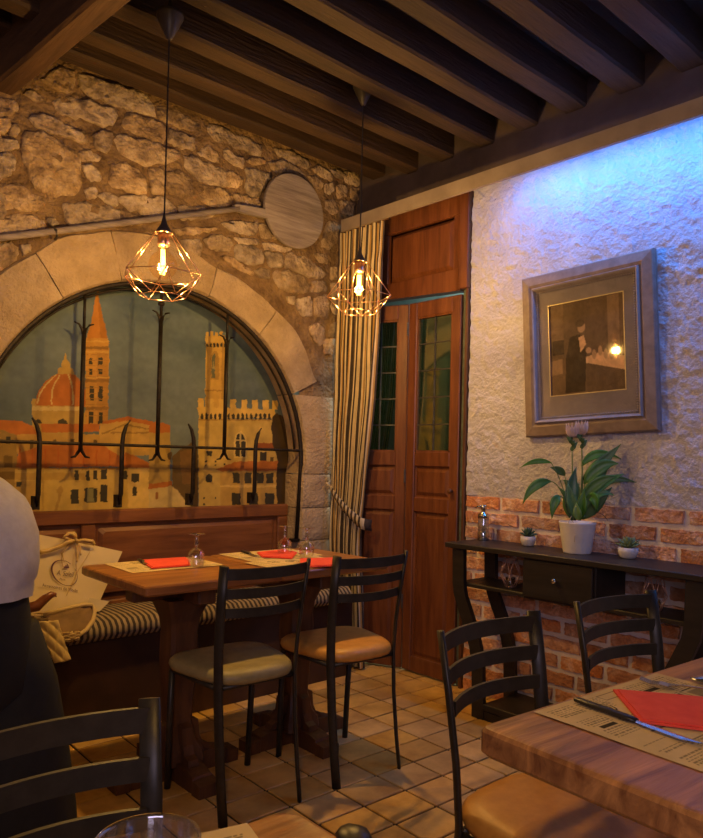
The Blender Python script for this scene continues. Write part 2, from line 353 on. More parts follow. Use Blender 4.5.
ST = {
'A': [[(240,120),(330,40),(430,60),(440,110),(430,185),(370,195),(300,160)], [(310,270),(340,220),(400,215),(480,240),(570,260),(660,280),(685,330),(650,390),(560,385),(480,350),(420,340),(350,320)],
 [(175,345),(210,320),(270,320),(340,355),(400,395),(495,420),(500,500),(440,485),(380,440),(300,430),(200,400)], [(140,200),(170,175),(220,205),(250,240),(200,245)],
 [(-40,235),(40,225),(100,245),(105,290),(60,335),(-40,310)], [(-30,345),(50,345),(65,380),(30,435),(-30,430)], [(55,385),(100,375),(115,410),(100,450),(50,440)],
 [(545,450),(590,410),(660,430),(655,500),(620,550),(560,520)], [(130,500),(160,430),(230,410),(430,530),(470,600),(470,740),(420,800),(270,780),(190,720),(150,600)],
 [(475,615),(530,610),(580,660),(585,710),(530,715),(490,660)], [(460,540),(520,530),(590,570),(580,600),(470,590)], [(-30,560),(60,540),(100,600),(60,680),(-30,700)], [(-30,455),(100,470),(110,520),(60,535),(-30,540)]],
'B': [[(-40,400),(90,385),(180,380),(260,420),(275,460),(200,480),(-40,505)], [(360,300),(480,310),(620,330),(700,355),(700,430),(560,450),(430,460),(390,400)], [(565,270),(620,245),(690,280),(690,330),(640,325)],
 [(490,235),(540,215),(570,235),(560,290),(510,290)], [(270,400),(310,400),(340,440),(290,450)], [(-40,220),(100,190),(200,260),(260,290),(250,340),(150,370),(60,340),(-40,350)],
 [(-40,560),(60,540),(110,580),(90,650),(20,700),(-40,720)], [(110,560),(170,555),(180,600),(130,620)]],
'C': [[(265,130),(290,95),(330,100),(440,150),(500,200),(525,240),(515,265),(440,235),(350,200),(280,170)], [(70,180),(100,130),(200,160),(310,200),(325,260),(310,310),(240,300),(180,260),(80,230)],
 [(340,235),(400,250),(490,290),(490,355),(410,345),(345,315)], [(510,370),(575,320),(640,390),(640,430),(570,410)], [(30,260),(150,290),(300,320),(400,370),(410,420),(330,430),(200,440),(100,400),(40,340)],
 [(430,390),(480,390),(600,440),(703,490),(703,560),(640,570),(520,530),(440,450)], [(230,460),(310,460),(330,540),(320,610),(250,610),(230,540)], [(335,480),(420,480),(480,530),(490,620),(440,640),(340,600)],
 [(500,590),(560,560),(640,580),(720,620),(700,690),(600,690),(520,650)], [(0,440),(90,430),(200,500),(215,610),(130,610),(0,560)], [(50,640),(130,620),(300,630),(380,670),(390,740),(300,760),(100,700)],
 [(20,700),(80,710),(200,760),(180,790),(20,800)], [(400,680),(520,680),(620,710),(590,750),(410,765)]],
'D': [[(15,180),(40,170),(90,220),(145,220),(130,285),(60,260),(25,225)], [(155,240),(190,220),(260,235),(270,260),(200,270)], [(140,285),(200,285),(290,320),(280,360),(250,400),(230,455),(180,440),(135,395),(160,340)],
 [(0,310),(60,300),(130,350),(110,400),(40,390),(0,380)], [(85,430),(180,450),(240,490),(230,530),(100,530)], [(535,290),(570,265),(640,310),(665,350),(640,365),(570,320)],
 [(610,380),(650,370),(670,410),(640,445),(610,425)], [(675,390),(703,375),(740,390),(740,450),(690,460)], [(320,170),(400,180),(520,240),(520,290),(450,270),(340,210)], [(510,330),(560,330),(605,380),(590,410),(550,390)],
 [(615,470),(670,470),(690,540),(650,560),(615,520)], [(620,600),(690,600),(690,700),(640,760),(590,740)], [(640,290),(703,300),(740,330),(703,350),(680,340)], [(280,245),(370,235),(470,290),(500,330),(400,310),(310,300)],
 [(10,605),(120,595),(215,605),(215,675),(120,670),(40,640)], [(220,610),(260,610),(300,650),(330,700),(240,690)], [(80,690),(220,700),(225,735),(110,730)],
 [(720,300),(800,310),(840,360),(800,390),(740,370)], [(760,400),(850,400),(840,470),(770,470)], [(700,470),(790,490),(780,560),(710,550)]],
'F': [[(75,80),(130,80),(240,110),(230,130),(90,120)], [(200,140),(260,140),(350,180),(420,230),(435,285),(370,280),(210,225)], [(20,240),(60,220),(110,240),(115,285),(60,285)],
 [(130,250),(200,240),(310,270),(345,310),(330,370),(240,375),(150,320)], [(215,390),(260,390),(255,440),(225,430)], [(270,410),(350,390),(360,450),(360,510),(300,500),(265,450)], [(370,400),(450,380),(465,430),(450,520),(375,500)],
 [(345,560),(400,550),(435,590),(430,660),(400,680),(355,620)], [(430,640),(500,640),(490,730),(430,730)], [(80,130),(190,140),(190,220),(110,215)], [(355,300),(440,300),(450,360),(355,370)],
 [(370,140),(440,140),(450,200),(400,190)], [(470,220),(530,210),(530,290),(470,290)], [(470,320),(540,310),(540,500),(475,480)], [(470,560),(540,520),(540,620),(460,630)]],
'E': [[(250,230),(320,200),(400,215),(430,260),(400,305),(300,290)], [(440,270),(520,260),(600,300),(600,370),(520,380),(440,340)], [(80,170),(200,160),(340,160),(310,190),(200,200),(100,210)],
 [(120,235),(220,230),(240,280),(230,330),(170,320),(120,280)], [(350,330),(420,330),(430,350),(540,420),(540,450),(440,400)]]}
sd = 0
for k, lst in ST.items():
    ox, oy = CR[k]
    for poly in lst:
        sd += 1; stone_px([(ox+x/5.858, oy+y/5.858) for x, y in poly], sd)
stone_px([(78,75),(86,73),(95,81),(120,87),(140,93),(152,103),(154,116),(146,117),(120,106),(100,100),(82,92)], 301)
stone_px([(206,128),(212,123),(225,128),(245,138),(262,147),(260,155),(248,153),(225,145),(208,137)], 302)
# rubble that goes on to the left of the view, and low on the wall
rr = random.Random(5); z = .06; rng_i = 400
while z < 2.8:
    hh = rr.uniform(.13, .2); x = -1.15
    while x < .93:
        ww = rr.uniform(.18, .42); xx1 = min(x+ww, .95)
        if z+hh/2 > 1.0 or xx1 < .80:
            if not (in_open((x+xx1)/2, z+hh/2, .30) or in_open(xx1, z+hh/2, .27) or in_open(xx1, z+hh, .27) or in_open(xx1, z, .27)) and xx1-x > .09:
                g = .012; j = lambda: rr.uniform(-.018, .018)
                rng_i += 1
                stone_mesh([(x+g+j(), z+g+j()), ((x+xx1)/2, z+g+j()), (xx1-g+j(), z+g+j()), (xx1-g+j(), z+hh-g+j()), ((x+xx1)/2, z+hh-g+j()), (x+g+j(), z+hh-g+j())], rng_i).build('stone', STONE, wall, world=True, smooth=True)
        x = xx1 if xx1 < .95 else 9
    z += hh
# dressed blocks of the arch: radial joints, outer edge uneven
def arch_pt(a, r): return (AC[0]+r*math.cos(a), AC[1]+r*math.sin(a))
def ang_px(x, y): p = ony(x, y, YS); return math.atan2(p[2]-AC[1], p[0]-AC[0])
def vouss(a0, a1, ro, seed):
    # solid wedge from the wall face back to the mural
    n = 12; rings = []; g = .0018
    for k in range(n+1):
        a = a0+(a1-a0)*k/n; a = a+(g if k == 0 else -g if k == n else 0)
        r1 = ro(a)+.006*nz((a*9, seed, 0)); ri = AR
        pr = []
        for r, y in ((ri, YM), (ri, YS+.02), (ri, YS+.004), (ri+.010, YS-.012), (ri+(r1-ri)*.35, YS-.020), (ri+(r1-ri)*.7, YS-.020), (r1-.015, YS-.014), (r1, YS+.01), (r1, YM)):
            x, zz = arch_pt(a, r)
            pr.append((x, y+.008*nz((x*11, seed*2.1, zz*11)) if YS-.03 < y < YS else y, zz))
        rings.append(pr)
    MB().loft(rings, True, True).build('arch_stone', ASHLAR, wall, world=True, autosm=.7)
A1 = ang_px(262, 329); A2 = ang_px(211, 285); A3 = ang_px(60, 295); A0 = 0.03; A4 = A3+.50; A5 = math.pi-.05
Amid = (A2+A3)/2+.1
def ro_main(a):   # outer radius of the ring, from points on the photograph
    T = [(ang_px(328, 398), 1.10), (ang_px(322, 370), 1.08), (ang_px(312, 345), 1.10), (ang_px(300, 320), 1.11), (ang_px(284, 304), 1.09), (ang_px(262, 285), 1.08), (ang_px(240, 268), 1.075), (ang_px(214, 258), 1.06), (ang_px(190, 246), 1.09), (ang_px(165, 240), 1.12), (ang_px(110, 240), 1.13), (ang_px(60, 244), 1.14), (ang_px(34, 257), 1.12), (ang_px(0, 276), 1.12), (math.pi, 1.10)]
    for (a0, r0), (a1, r1) in zip(T, T[1:]):
        if a0 <= a <= a1: return r0+(r1-r0)*(a-a0)/(a1-a0)
    return T[0][1] if a < T[0][0] else T[-1][1]
AJ = ang_px(296, 392)
for i, (a, b) in enumerate(((AJ, A1), (A1, A2), (A2, Amid), (Amid, A3), (A3, A4), (A4, A5))): vouss(a, b, ro_main, i+1)
# jamb blocks
zj = [arch_pt(AJ, AR)[1], ony(303, 474, YS)[2], ony(301, 508, YS)[2], .70, .30]
def jamb(xa, xb, z0, z1, seed, top_arch=False):
    g = .0022; z0 += g; z1 -= g; rr = random.Random(seed); n = 7; rings = []
    for k in range(n+1):
        zz = z0+(z1-z0)*k/n
        def xi(zq): return xa if zq <= AC[1] else AC[0]+math.copysign(math.sqrt(max(.01, AR**2-(zq-AC[1])**2)), xa-AC[0])+math.copysign(1, xa-AC[0])*0
        xq = xi(zz); sgn = 1 if xb > xa else -1; ins = .008 if k in (0, n) else 0
        rings.append([(xq, YM, zz), (xq, YS+.012, zz), (xq+sgn*.012, YS-.012+ins, zz), (xq+(xb-xq)*.4, YS-.022+ins+.007*nz((zz*9, seed, 1)), zz), (xq+(xb-xq)*.75, YS-.022+ins+.008*nz((zz*11, seed, 2)), zz), (xb-sgn*.012, YS-.014+ins, zz), (xb+.006*nz((zz*15, seed, 4)), YS+.012, zz), (xb, YM, zz)])
    MB().loft(rings, True, True).build('jamb_stone', ASHLAR, wall, world=True, autosm=.7)
for k in range(4):
    jamb(JR, JR+[.235, .225, .235, .24][k], zj[k+1], zj[k], k+1)
    jamb(JL, JL-[.21, .25, .20, .24][k], zj[k+1], zj[k] if k else AC[1]+.03, k+11)
# niche back behind the mural
MB().box(JL-.05, JR+.05, YM+.012, YM+.06, .25, 2.10).build('niche_back', MORTAR, wall, world=True)

# ------------------------------------------------------------------ right wall: plaster above, brick below
Y0W, Y1W, ZB = -1.5, 2.392, 1.005
pw = MB(); st = .0085; ny, nz2 = int((Y1W-Y0W)/st), int((2.645-ZB)/st)
def pwv(u, v):
    y, zz = Y0W+(Y1W-Y0W)*u, ZB+(2.645-ZB)*v
    d = .005*nz((2, y*16, zz*16))+.0055*nz((5, y*34, zz*34))+.0045*nz((6, y*60, zz*60))+.008*nz((8, y*4, zz*4))
    return (XW+d, y, zz)
pw.grid(pwv, ny, nz2)
wr = struct(pw.build('wall_right', PLASTER, smooth=True), 'white rough plaster wall above a brick dado')
MB().box(XW+.004, XW+.10, Y0W, Y1W, -.02, ZB+.004).build('brick_bed', BMORTAR, wr, world=True)
MB().box(XW+.03, XW+.10, Y0W, Y1W, ZB+.004, 2.95).build('wall_core', BMORTAR, wr, world=True)
BL, BH, BG = .205, .0560, .0225
bms = []
for k in range(6):
    rk = random.Random(k+50); m_ = MB(); rings = []
    hy, hz = BL/2, BH/2; n = 10
    outl = [(-hy+2*hy*i/n, -hz) for i in range(n)]+[(hy, -hz+2*hz*i/4) for i in range(4)]+[(hy-2*hy*i/n, hz) for i in range(n)]+[(-hy, hz-2*hz*i/4) for i in range(4)]
    jit = [(rk.uniform(-.0035, .0035), rk.uniform(-.0035, .0035)) for _ in outl]
    for sc, xx in ((1, .008), (1, -.004), (.955, -.010), (.5, -.011)):
        rings.append([(xx+(rk.uniform(-.002, .002) if sc < 1 else 0), (a+j[0])*(1 if sc == 1 else (1-(1-sc)*(.35 if sc > .9 else 1))), (b+j[1])*sc) for (a, b), j in zip(outl, jit)])
    m_.loft(rings, True, True); me = m_.mesh('brick', True); me.materials.append(BRICK); bms.append(me)
    bm_ = bmesh.new(); bm_.from_mesh(me)
    for e in bm_.edges:
        if len(e.link_faces) == 2 and e.calc_face_angle(0) > .7: e.smooth = False
    bm_.to_mesh(me); bm_.free()
zt = ZB-.006; row = 0
while zt > .03:
    off = (0, .115, .03, .14, .075, .165, .01, .10)[row % 8]
    y = Y1W-.004+off*1.0-.0
    while y > .55:
        y1, y0 = min(y, Y1W-.004), y-BL
        if y1-y0 > .04:
            o = bpy.data.objects.new('brick', random.choice(bms)); COL.objects.link(o); o.parent = wr
            o.location = Vector((XW+.002+random.uniform(-.002, .002), (y0+y1)/2, zt-BH/2))-wr.location
            o.scale = (1, (y1-y0)/BL*random.uniform(.98, 1.0), random.uniform(.95, 1.04)); o.rotation_euler = (random.uniform(-.012, .012), 0, math.pi if False else 0)
        y -= BL+BG
    zt -= BH+BG; row += 1
# wall plate, and wall above the doorway
tp = struct(MB().box(XW-.005, XW+.12, Y0W, YS+.05, 2.65, ZC+.02).build('trim_2', PLATE), 'dark timber wall plate under the joists')
# pelmet: grey board with a top closing it to the wall, hiding the blue strip
PX = 2.76; pzb, pzt = 2.498, 2.566
pel = thing('trim_1', (PX, 1, pzb), '', ''); del pel['category']; struct(pel, 'grey brown pelmet board along the right wall')
MB().box(PX, PX+.018, Y0W, 3.174, pzb, pzt).build('front_board', PELMET, pel, world=True)
for yb_ in (-.8, 0, .8): MB().box(PX+.018, XW+.02, yb_-.012, yb_+.012, pzt-.03, pzt-.005).build('bracket', PELMET, pel, world=True)
MB().box(PX+.019, PX+.030, -.1, 2.08, pzt-.03, pzt-.010).build('led_channel', WHITEP, pel, world=True)

# ------------------------------------------------------------------ ceiling, joists, girder
ce = struct(MB().box(FX0, XW+.12, FY0, YS+.06, ZC, ZC+.05).build('ceiling', BOARD), 'dark beamed ceiling')
JY = [v*.944 for v in (3.225, 2.946, 2.669, 2.391, 2.115, 1.839, 1.554)]
for k in range(9): JY.append(JY[-1]-.268)
for k, y in enumerate(JY):
    zb = ZJ+(.043 if k == 0 else random.uniform(-.006, .006)); wj = random.uniform(.092, .106); n = 24; rings = []
    if k > 4: wj += .02
    for i in range(n+1):
        x = FX0+.05+(XW+.03-FX0-.05)*i/n
        d = .007*nz((x*2.5, k*7.1, 0)); d2 = .007*nz((x*2.5, k*7.1, 5)); e = .010
        y0, y1, zz = y+d2-.012*(XW-x)*.0, y+wj+d2+d, zb+d
        rings.append([(x, y0, ZC), (x, y0, zz+e), (x, y0+e, zz), (x, y1-e, zz), (x, y1, zz+e), (x, y1, ZC)])
    MB().loft(rings, True, True).build('beam', JOIST, ce, world=True, autosm=.6)
n = 20; rings = []
for i in range(n+1):
    y = 3.37-(3.37+1.3)*i/n; xr = .985-.075*(y-3.226)+.006*nz((y*3, 0, 3)); xl = xr-.098; zb = 2.70+.006*nz((y*3, 9, 1)); e = .012
    rings.append([(xr, y, ZC+.03), (xr, y, zb+e), (xr-e, y, zb), (xl+e, y, zb), (xl, y, zb+e), (xl-.02, y, ZC+.03)])
MB().loft(rings, True, True).build('girder', GIRD, ce, world=True, autosm=.6)

# ------------------------------------------------------------------ doorway on the right wall
DX = 2.975                                # front face of the door leaves
def zd(x, y): return onx(x, y, DX)[2]
tr = thing('trim_3', (XW, 2.9, 2.08), '', ''); del tr['category']; struct(tr, 'wooden door casing with panelled transom')
zl = 2.085
def yq(x, y): return onx(x, y, DX)[1]
MB().bevbox(DX-.01, XW+.06, Y1W+.004, Y1W+.062, zl, 2.60, .004).build('casing_post', DOORW, tr, world=True)
MB().bevbox(DX, XW+.05, Y1W+.004, Y1W+.022, 0, zl, .003).build('casing_post', PEDW, tr, world=True)
MB().bevbox(DX+.02, XW+.10, Y1W+.022, Y1W+.052, 0, zl, .003).build('jamb_strip', JAMBG, tr, world=True)
MB().prism([(Y1W+.062, zl-.004), (YS-.01, zl+.040), (YS-.01, zl+.115), (Y1W+.062, zl+.115)], DX+.004, XW+.05, 'x').build('transom_rail', DOORW, tr, world=True)
MB().bevbox(DX+.004, XW+.05, Y1W+.062, YS-.01, 2.49, 2.60, .004).build('transom_rail', DOORW, tr, world=True)
MB().bevbox(DX+.004, XW+.05, Y1W+.062, Y1W+.115, zl+.115, 2.49, .004).build('transom_stile', DOORW, tr, world=True)
MB().bevbox(DX+.004, XW+.05, 3.0, YS-.01, zl+.115, 2.49, .004).build('transom_stile', DOORW, tr, world=True)
p = MB(); p.loft([[(DX+.03, a, b) for a, b in ((Y1W+.115, zl+.115), (3.0, zl+.115), (3.0, 2.49), (Y1W+.115, 2.49))], [(DX+.03, a, b) for a, b in ((Y1W+.125, zl+.125), (2.99, zl+.125), (2.99, 2.48), (Y1W+.125, 2.48))], [(DX+.012, a, b) for a, b in ((Y1W+.145, zl+.145), (2.97, zl+.145), (2.97, 2.46), (Y1W+.145, 2.46))]], True, True)
p.build('transom_panel', DOORW, tr, world=True)
# leaf drawn in local coords: origin at the foot of its right edge, width runs along +u, front is -x
ZT = 2.06
gl0, gl1 = zd(445, 452), zd(445, 313); m0, m1 = zd(440, 499), zd(440, 467); l0, l1 = .095, zd(430, 513)
def leaf(name, loc, rz, wd, label, knob):
    d = thing(name, loc, label, ''); del d['category']; struct(d, label); d.rotation_euler = (0, 0, rz); T = .038; sw = .062
    z0 = .012
    for a, b in ((0, sw), (wd-sw, wd)): MB().bevbox(0, T, a, b, z0, ZT, .004).build('stile', DOORW, d)
    for a, b in ((z0, l0), (l1, m0), (m1, gl0), (gl1, ZT)): MB().bevbox(.002, T-.002, sw, wd-sw, a, b, .004).build('rail', DOORW, d)
    def panel(a, b):
        q = MB(); i1, i2 = .012, .03
        def R(x, i): return [(x, sw+i, a+i), (x, wd-sw-i, a+i), (x, wd-sw-i, b-i), (x, sw+i, b-i)]
        q.loft([R(.030, -.004), R(.014, 0), R(.018, i1*.5), R(.018, i1), R(.008, i2)], True, True); q.build('panel', DOORW, d)
    panel(l0, l1); panel(m0, m1)
    cu = (sw+wd-sw)/2; nr = 5; gw = .0035
    hs = [gl0+(gl1-gl0)*k/nr for k in range(nr+1)]; us = [sw, cu, wd-sw]
    for k in range(nr):
        for c in range(2):
            MB().box(.016, .020, us[c]+.002, us[c+1]-.002, hs[k]+.002, hs[k+1]-.002).build('pane', PANE, d)
    MB().box(.011, .025, cu-gw, cu+gw, gl0, gl1).build('muntin', LEAD, d)
    for k in range(1, nr): MB().box(.012, .024, sw, wd-sw, hs[k]-gw, hs[k]+gw).build('muntin', LEAD, d)
    for a in (gl0, gl1-.008): MB().box(.006, .030, sw, wd-sw, a, a+.008).build('glazing_bead', DOORW, d)
    for a in (sw, wd-sw-.008): MB().box(.006, .030, a, a+.008, gl0, gl1).build('glazing_bead', DOORW, d)
    if knob:
        q = MB(); q.lathe([(.004, 0), (.005, .012), (.012, .018), (.014, .026), (.009, .033)], n=14)
        q.v = [(-z, x+.032, y+1.02) for x, y, z in q.v]
        q.build('door_knob', PEDW, d, smooth=True)
    return d
RL = 2.442; RWD = .376
leaf('door_1', (DX, RL, 0), 0, RWD, 'wooden door leaf with leaded panes and round knob', True)
leaf('door_2', (DX+.004, RL+RWD+.006, 0), math.radians(24), .335, 'wooden door leaf with leaded panes folded into the room', False)
for z in (.35, 1.05, 1.88):
    MB().lathe([(.006, 0), (.006, .075)], (DX-.004, RL+RWD+.002, z), n=10).build('hinge', LEAD, bpy.data.objects['door_1'], world=True)
# back room seen through the doorway: dark, with a pale ceiling wash
br = struct(MB().box(4.15, 4.2, 1.2, 4.8, 0, 2.9).build('wall_far', BACKR), 'wall of the dim room beyond the doors')
MB().box(XW+.12, 4.2, 1.15, 1.2, 0, 2.9).build('side_wall', BACKR, br, world=True)
MB().box(XW+.12, 4.2, 4.75, 4.8, 0, 2.9).build('side_wall', BACKR, br, world=True)
MB().box(XW+.10, 4.2, 1.15, 4.8, 2.88, 2.93).build('room_ceiling', BACKR, br, world=True)
MB().box(FX1-.02, 4.2, 1.15, 4.8, -.06, 0).build('room_floor', GROUT, br, world=True)
area_light('back_room_light', (3.6, 2.9, 2.80), (0, 0, 0), .5, .5, 40, (.5, .8, 1.0))

# ------------------------------------------------------------------ mural
def poly_mask(px, py, poly):
    ins = np.zeros(px.shape, bool); n = len(poly); j = n-1
    for i in range(n):
        xi, yi = poly[i]; xj, yj = poly[j]
        if yi != yj:
            c = ((yi > py) != (yj > py)) & (px < (xj-xi)*(py-yi)/(yj-yi)+xi); ins ^= c
        j = i
    return ins
rng = np.random.RandomState(3)
def vnoise(x, y, s, seed=0):
    r = np.random.RandomState(seed).rand(64, 64); xs, ys = x*s, y*s
    i, j = np.floor(xs).astype(int), np.floor(ys).astype(int); u, v = xs-i, ys-j; u = u*u*(3-2*u); v = v*v*(3-2*v)
    g = lambda a, b: r[a % 64, b % 64]
    return (g(i, j)*(1-u)+g(i+1, j)*u)*(1-v)+(g(i, j+1)*(1-u)+g(i+1, j+1)*u)*v
def fbm(x, y, s, seed=0, o=4): return sum(vnoise(x, y, s*2**k, seed+k)/2**k for k in range(o))/sum(1/2**k for k in range(o))
def painted_mesh(name, P, rgb, nu, nv, m):
    # P (nv,nu,3) points, rgb (nv,nu,3) linear paint
    me = bpy.data.meshes.new(name); V = P.reshape(-1, 3)
    i = np.arange(nu-1)[None, :]+np.arange(nv-1)[:, None]*nu; F = np.stack([i, i+1, i+1+nu, i+nu], -1).reshape(-1, 4)
    me.vertices.add(len(V)); me.vertices.foreach_set('co', V.astype(np.float32).ravel())
    me.loops.add(F.size); me.loops.foreach_set('vertex_index', F.astype(np.int32).ravel())
    me.polygons.add(len(F)); me.polygons.foreach_set('loop_start', (np.arange(len(F))*4).astype(np.int32)); me.update(calc_edges=True)
    a = me.color_attributes.new('paint', 'FLOAT_COLOR', 'POINT')
    a.data.foreach_set('color', np.concatenate([rgb.reshape(-1, 3), np.ones((len(V), 1))], 1).astype(np.float32).ravel())
    me.materials.append(m); return me
nu, nv = 470, 330
mx = np.linspace(JL-.03, JR+.03, nu); mz = np.linspace(.86, 2.05, nv); GX, GZ = np.meshgrid(mx, mz)
PM = np.stack([GX, np.full_like(GX, YM), GZ], -1); px, py = proj(PM)
jx = (fbm(GX, GZ, 60, 11, 2)-.5)*1.6; px = px+jx; py = py+(fbm(GX, GZ, 60, 21, 2)-.5)*1.6
cl = fbm(GX*.6, GZ*1.6, 5, 5); cl2 = fbm(GX, GZ*1.4, 14, 9)
sky = np.stack([.085+.13*(cl-.35), .125+.14*(cl-.35), .150+.12*(cl-.35)], -1)
lowsky = np.clip((GZ-1.2)/.7, 0, 1)[..., None]; sky = sky*(.75+.25*lowsky)+np.array([.05, .045, .01])*(1-lowsky)
RGB = sky.copy()
def fill(poly, c, o=(0, 0), s=4.687, var=.16):
    mk = poly_mask(px, py, [(o[0]+x/s, o[1]+y/s) for x, y in poly])
    RGB[mk] = np.array(c)*np.array([1.0, .95, .62])*(1+var*2.6*(cl2[mk]-.5))[:, None]
def rect(x0, y0, x1, y1, c, o=(0, 0), s=4.687): fill([(x0, y0), (x1, y0), (x1, y1), (x0, y1)], c, o, s)
O1, O2, O3, O4 = (0, 270), (150, 290), (0, 400), (150, 420)
OCH, OCD, YEL, CRM, ROOF, ROOD, WIN, BRN = (.40, .27, .095), (.27, .175, .065), (.50, .35, .12), (.52, .40, .21), (.40, .135, .035), (.26, .08, .025), (.045, .04, .035), (.11, .07, .03)
# cathedral quarter on the left
rect(150, 600, 385, 830, OCH, O1); rect(150, 640, 385, 660, CRM, O1)
fill([(165,632),(175,580),(205,530),(245,497),(270,485),(345,488),(375,515),(400,560),(405,640)], ROOF, O1)
for ln in ([(235,628),(245,545),(280,490),(287,490),(253,545),(243,628)], [(338,632),(335,545),(318,490),(325,490),(343,545),(347,632)], [(170,625),(182,580),(212,535),(262,488),(268,490),(218,538),(188,582),(177,625)]): fill(ln, CRM, O1)
fill([(268,487),(275,460),(290,458),(290,430),(300,418),(307,385),(315,418),(325,430),(330,458),(345,465),(347,490)], OCH, O1)
fill([(455,85),(425,250),(403,322),(503,325),(495,260),(482,230)], (.47, .20, .045), O1); fill([(455,85),(470,320),(503,325),(495,260),(482,230)], (.36, .15, .035), O1)
fill([(400,320),(507,320),(511,368),(507,703),(507,730),(400,730)], (.48, .26, .07), O1); rect(455, 390, 507, 730, (.40, .21, .055), O1)
for y in (358, 512, 640): rect(400, y, 510, y+14, (.26, .14, .045), O1)
for y in (330, 380, 500): rect(398, y, 512, y+8, (.55, .34, .11), O1)
for x0, y0, x1, y1 in ((418,412,434,444),(460,410,480,446),(418,464,434,490),(460,464,480,490),(420,545,440,612),(462,545,481,612),(415,665,437,720),(462,665,482,720)): rect(x0, y0, x1, y1, WIN, O1)
for y in range(395, 700, 26): rect(402, y, 507, y+3, (.33, .18, .05), O1)
rect(150, 60, 400, 112, OCH, O3); fill([(160,110),(165,95),(178,88),(192,95),(198,110)], WIN, O3); fill([(270,112),(275,95),(293,86),(312,95),(318,112)], WIN, O3)
rect(-20, 125, 82, 520, OCD, O3); fill([(-20,95),(100,98),(150,122),(190,165),(80,165),(-20,130)], ROOF, O3); rect(20, 260, 60, 315, (.16, .10, .035), O3); rect(28, 170, 50, 205, WIN, O3); rect(-20, 335, 80, 372, (.16, .095, .03), O3)  # last strip: shadow of the grille's cross bar painted in
rect(80, 160, 470, 250, (.42, .26, .085), O3); fill([(195,112),(465,112),(465,150),(195,152)], ROOF, O3)
for x in (140, 250, 330, 440): rect(x, 185, x+16, 230, (.13, .08, .03), O3)
fill([(465,150),(470,112),(595,95),(703,110),(703,260),(560,262),(470,212)], (.47, .30, .10), O3); fill([(480,100),(600,78),(720,102),(720,122),(600,98),(480,112)], ROOF, O3)
fill([(475,155),(590,110),(703,135),(703,142),(590,120),(478,162)], (.28, .17, .055), O3); rect(425, 215, 465, 245, (.10, .08, .05), O3); rect(520, 150, 700, 158, (.30, .18, .06), O3)
fill([(85,250),(200,212),(470,205),(560,262),(560,312),(75,318)], ROOF, O3, var=.3); fill([(540,312),(590,245),(720,302),(720,324),(600,318)], ROOF, O3, var=.3)
for k in range(8): rect(90+k*60, 222+k*2, 96+k*60, 312, (.38, .10, .025), O3)
rect(70, 318, 720, 540, YEL, O3); rect(70, 318, 720, 326, (.30, .17, .05), O3); rect(70, 342, 400, 375, (.42, .27, .085), O3)  # last strip carries on the painted shadow of the cross bar
rect(600, 318, 720, 540, (.60, .42, .16), O3); rect(196, 318, 206, 540, OCH, O3); rect(70, 380, 180, 540, (.42, .27, .09), O3)
for x0, y0, x1, y1 in ((350,330,370,377),(403,330,421,377),(437,330,456,372),(473,325,501,370),(617,343,652,384),(578,332,597,372),(332,418,370,488),(395,413,456,481),(470,398,504,478),(622,408,640,451),(78,385,98,405)): rect(x0, y0, x1, y1, WIN, O3)
rect(410, 416, 440, 478, (.20, .19, .12), O3); fill([(255,520),(275,450),(262,420),(285,400),(300,420),(285,455),(268,520)], (.38, .24, .08), O3)
# gap, steps and dark lane
fill([(105,170),(140,140),(200,100),(225,130),(225,420),(105,420)], BRN, O4); fill([(140,150),(200,135),(200,300),(150,300)], (.16, .09, .035), O4)
rect(-5, 30, 95, 320, OCH, O4); fill([(-5,28),(30,5),(95,25),(95,60),(-5,60)], ROOF, O4); rect(85, 150, 103, 185, BRN, O4); fill([(-5,300),(100,288),(102,312),(15,326),(-5,330)], ROOF, O4)
fill([(-5,325),(100,308),(130,330),(150,360),(190,400),(190,420),(-5,420)], CRM, O4); rect(25, 340, 38, 372, (.28, .12, .04), O4)
# crenellated palace and its tower
fill([(262,215),(352,215),(352,560),(258,560)], (.52, .33, .10), O2); rect(335, 215, 352, 560, (.38, .23, .07), O2)
for x in (262, 283, 305, 328): rect(x, 196, x+14, 222, (.54, .35, .11), O2)
rect(258, 222, 355, 246, (.56, .37, .12), O2)
for x in range(264, 352, 16): fill([(x,268),(x,254),(x+5,248),(x+10,254),(x+10,268)], WIN, O2)
fill([(284,420),(284,310),(292,290),(304,284),(316,290),(324,310),(324,420)], (.36, .22, .07), O2); fill([(289,412),(289,315),(300,295),(306,305),(306,412)], (.11, .12, .11), O2); fill([(292,370),(298,330),(305,370)], (.30, .26, .16), O2)
rect(258, 468, 352, 475, (.34, .20, .06), O2)
fill([(228,600),(592,606),(600,703),(632,760),(632,1020),(228,1020)], YEL, O2)
fill([(218,548),(585,560),(585,600),(232,600)], (.60, .40, .13), O2)
for x in (224, 272, 322, 376, 428, 478, 528, 572): rect(x, 508+(x-224)*.03, x+27, 560, (.60, .40, .13), O2)
for x in range(238, 570, 21): fill([(x,606),(x,584),(x+6,576),(x+12,584),(x+12,606)], WIN, O2)
rect(228, 606, 585, 612, (.34, .20, .06), O2)
fill([(395,178),(395,95),(405,65),(425,50),(445,65),(455,95),(455,178)], (.64, .46, .19), O4); fill([(402,172),(402,95),(410,70),(425,58),(440,70),(448,95),(448,172)], WIN, O4); rect(421, 58, 428, 172, CRM, O4); rect(402, 92, 448, 99, CRM, O4)
rect(266, 145, 291, 168, WIN, O4); fill([(262,292),(262,262),(277,248),(293,262),(293,292)], WIN, O4)
for x, y in ((258,190),(258,208),(303,190),(303,208),(250,360),(250,390),(303,360),(345,205)): rect(x, y, x+8, y+8, WIN, O4)
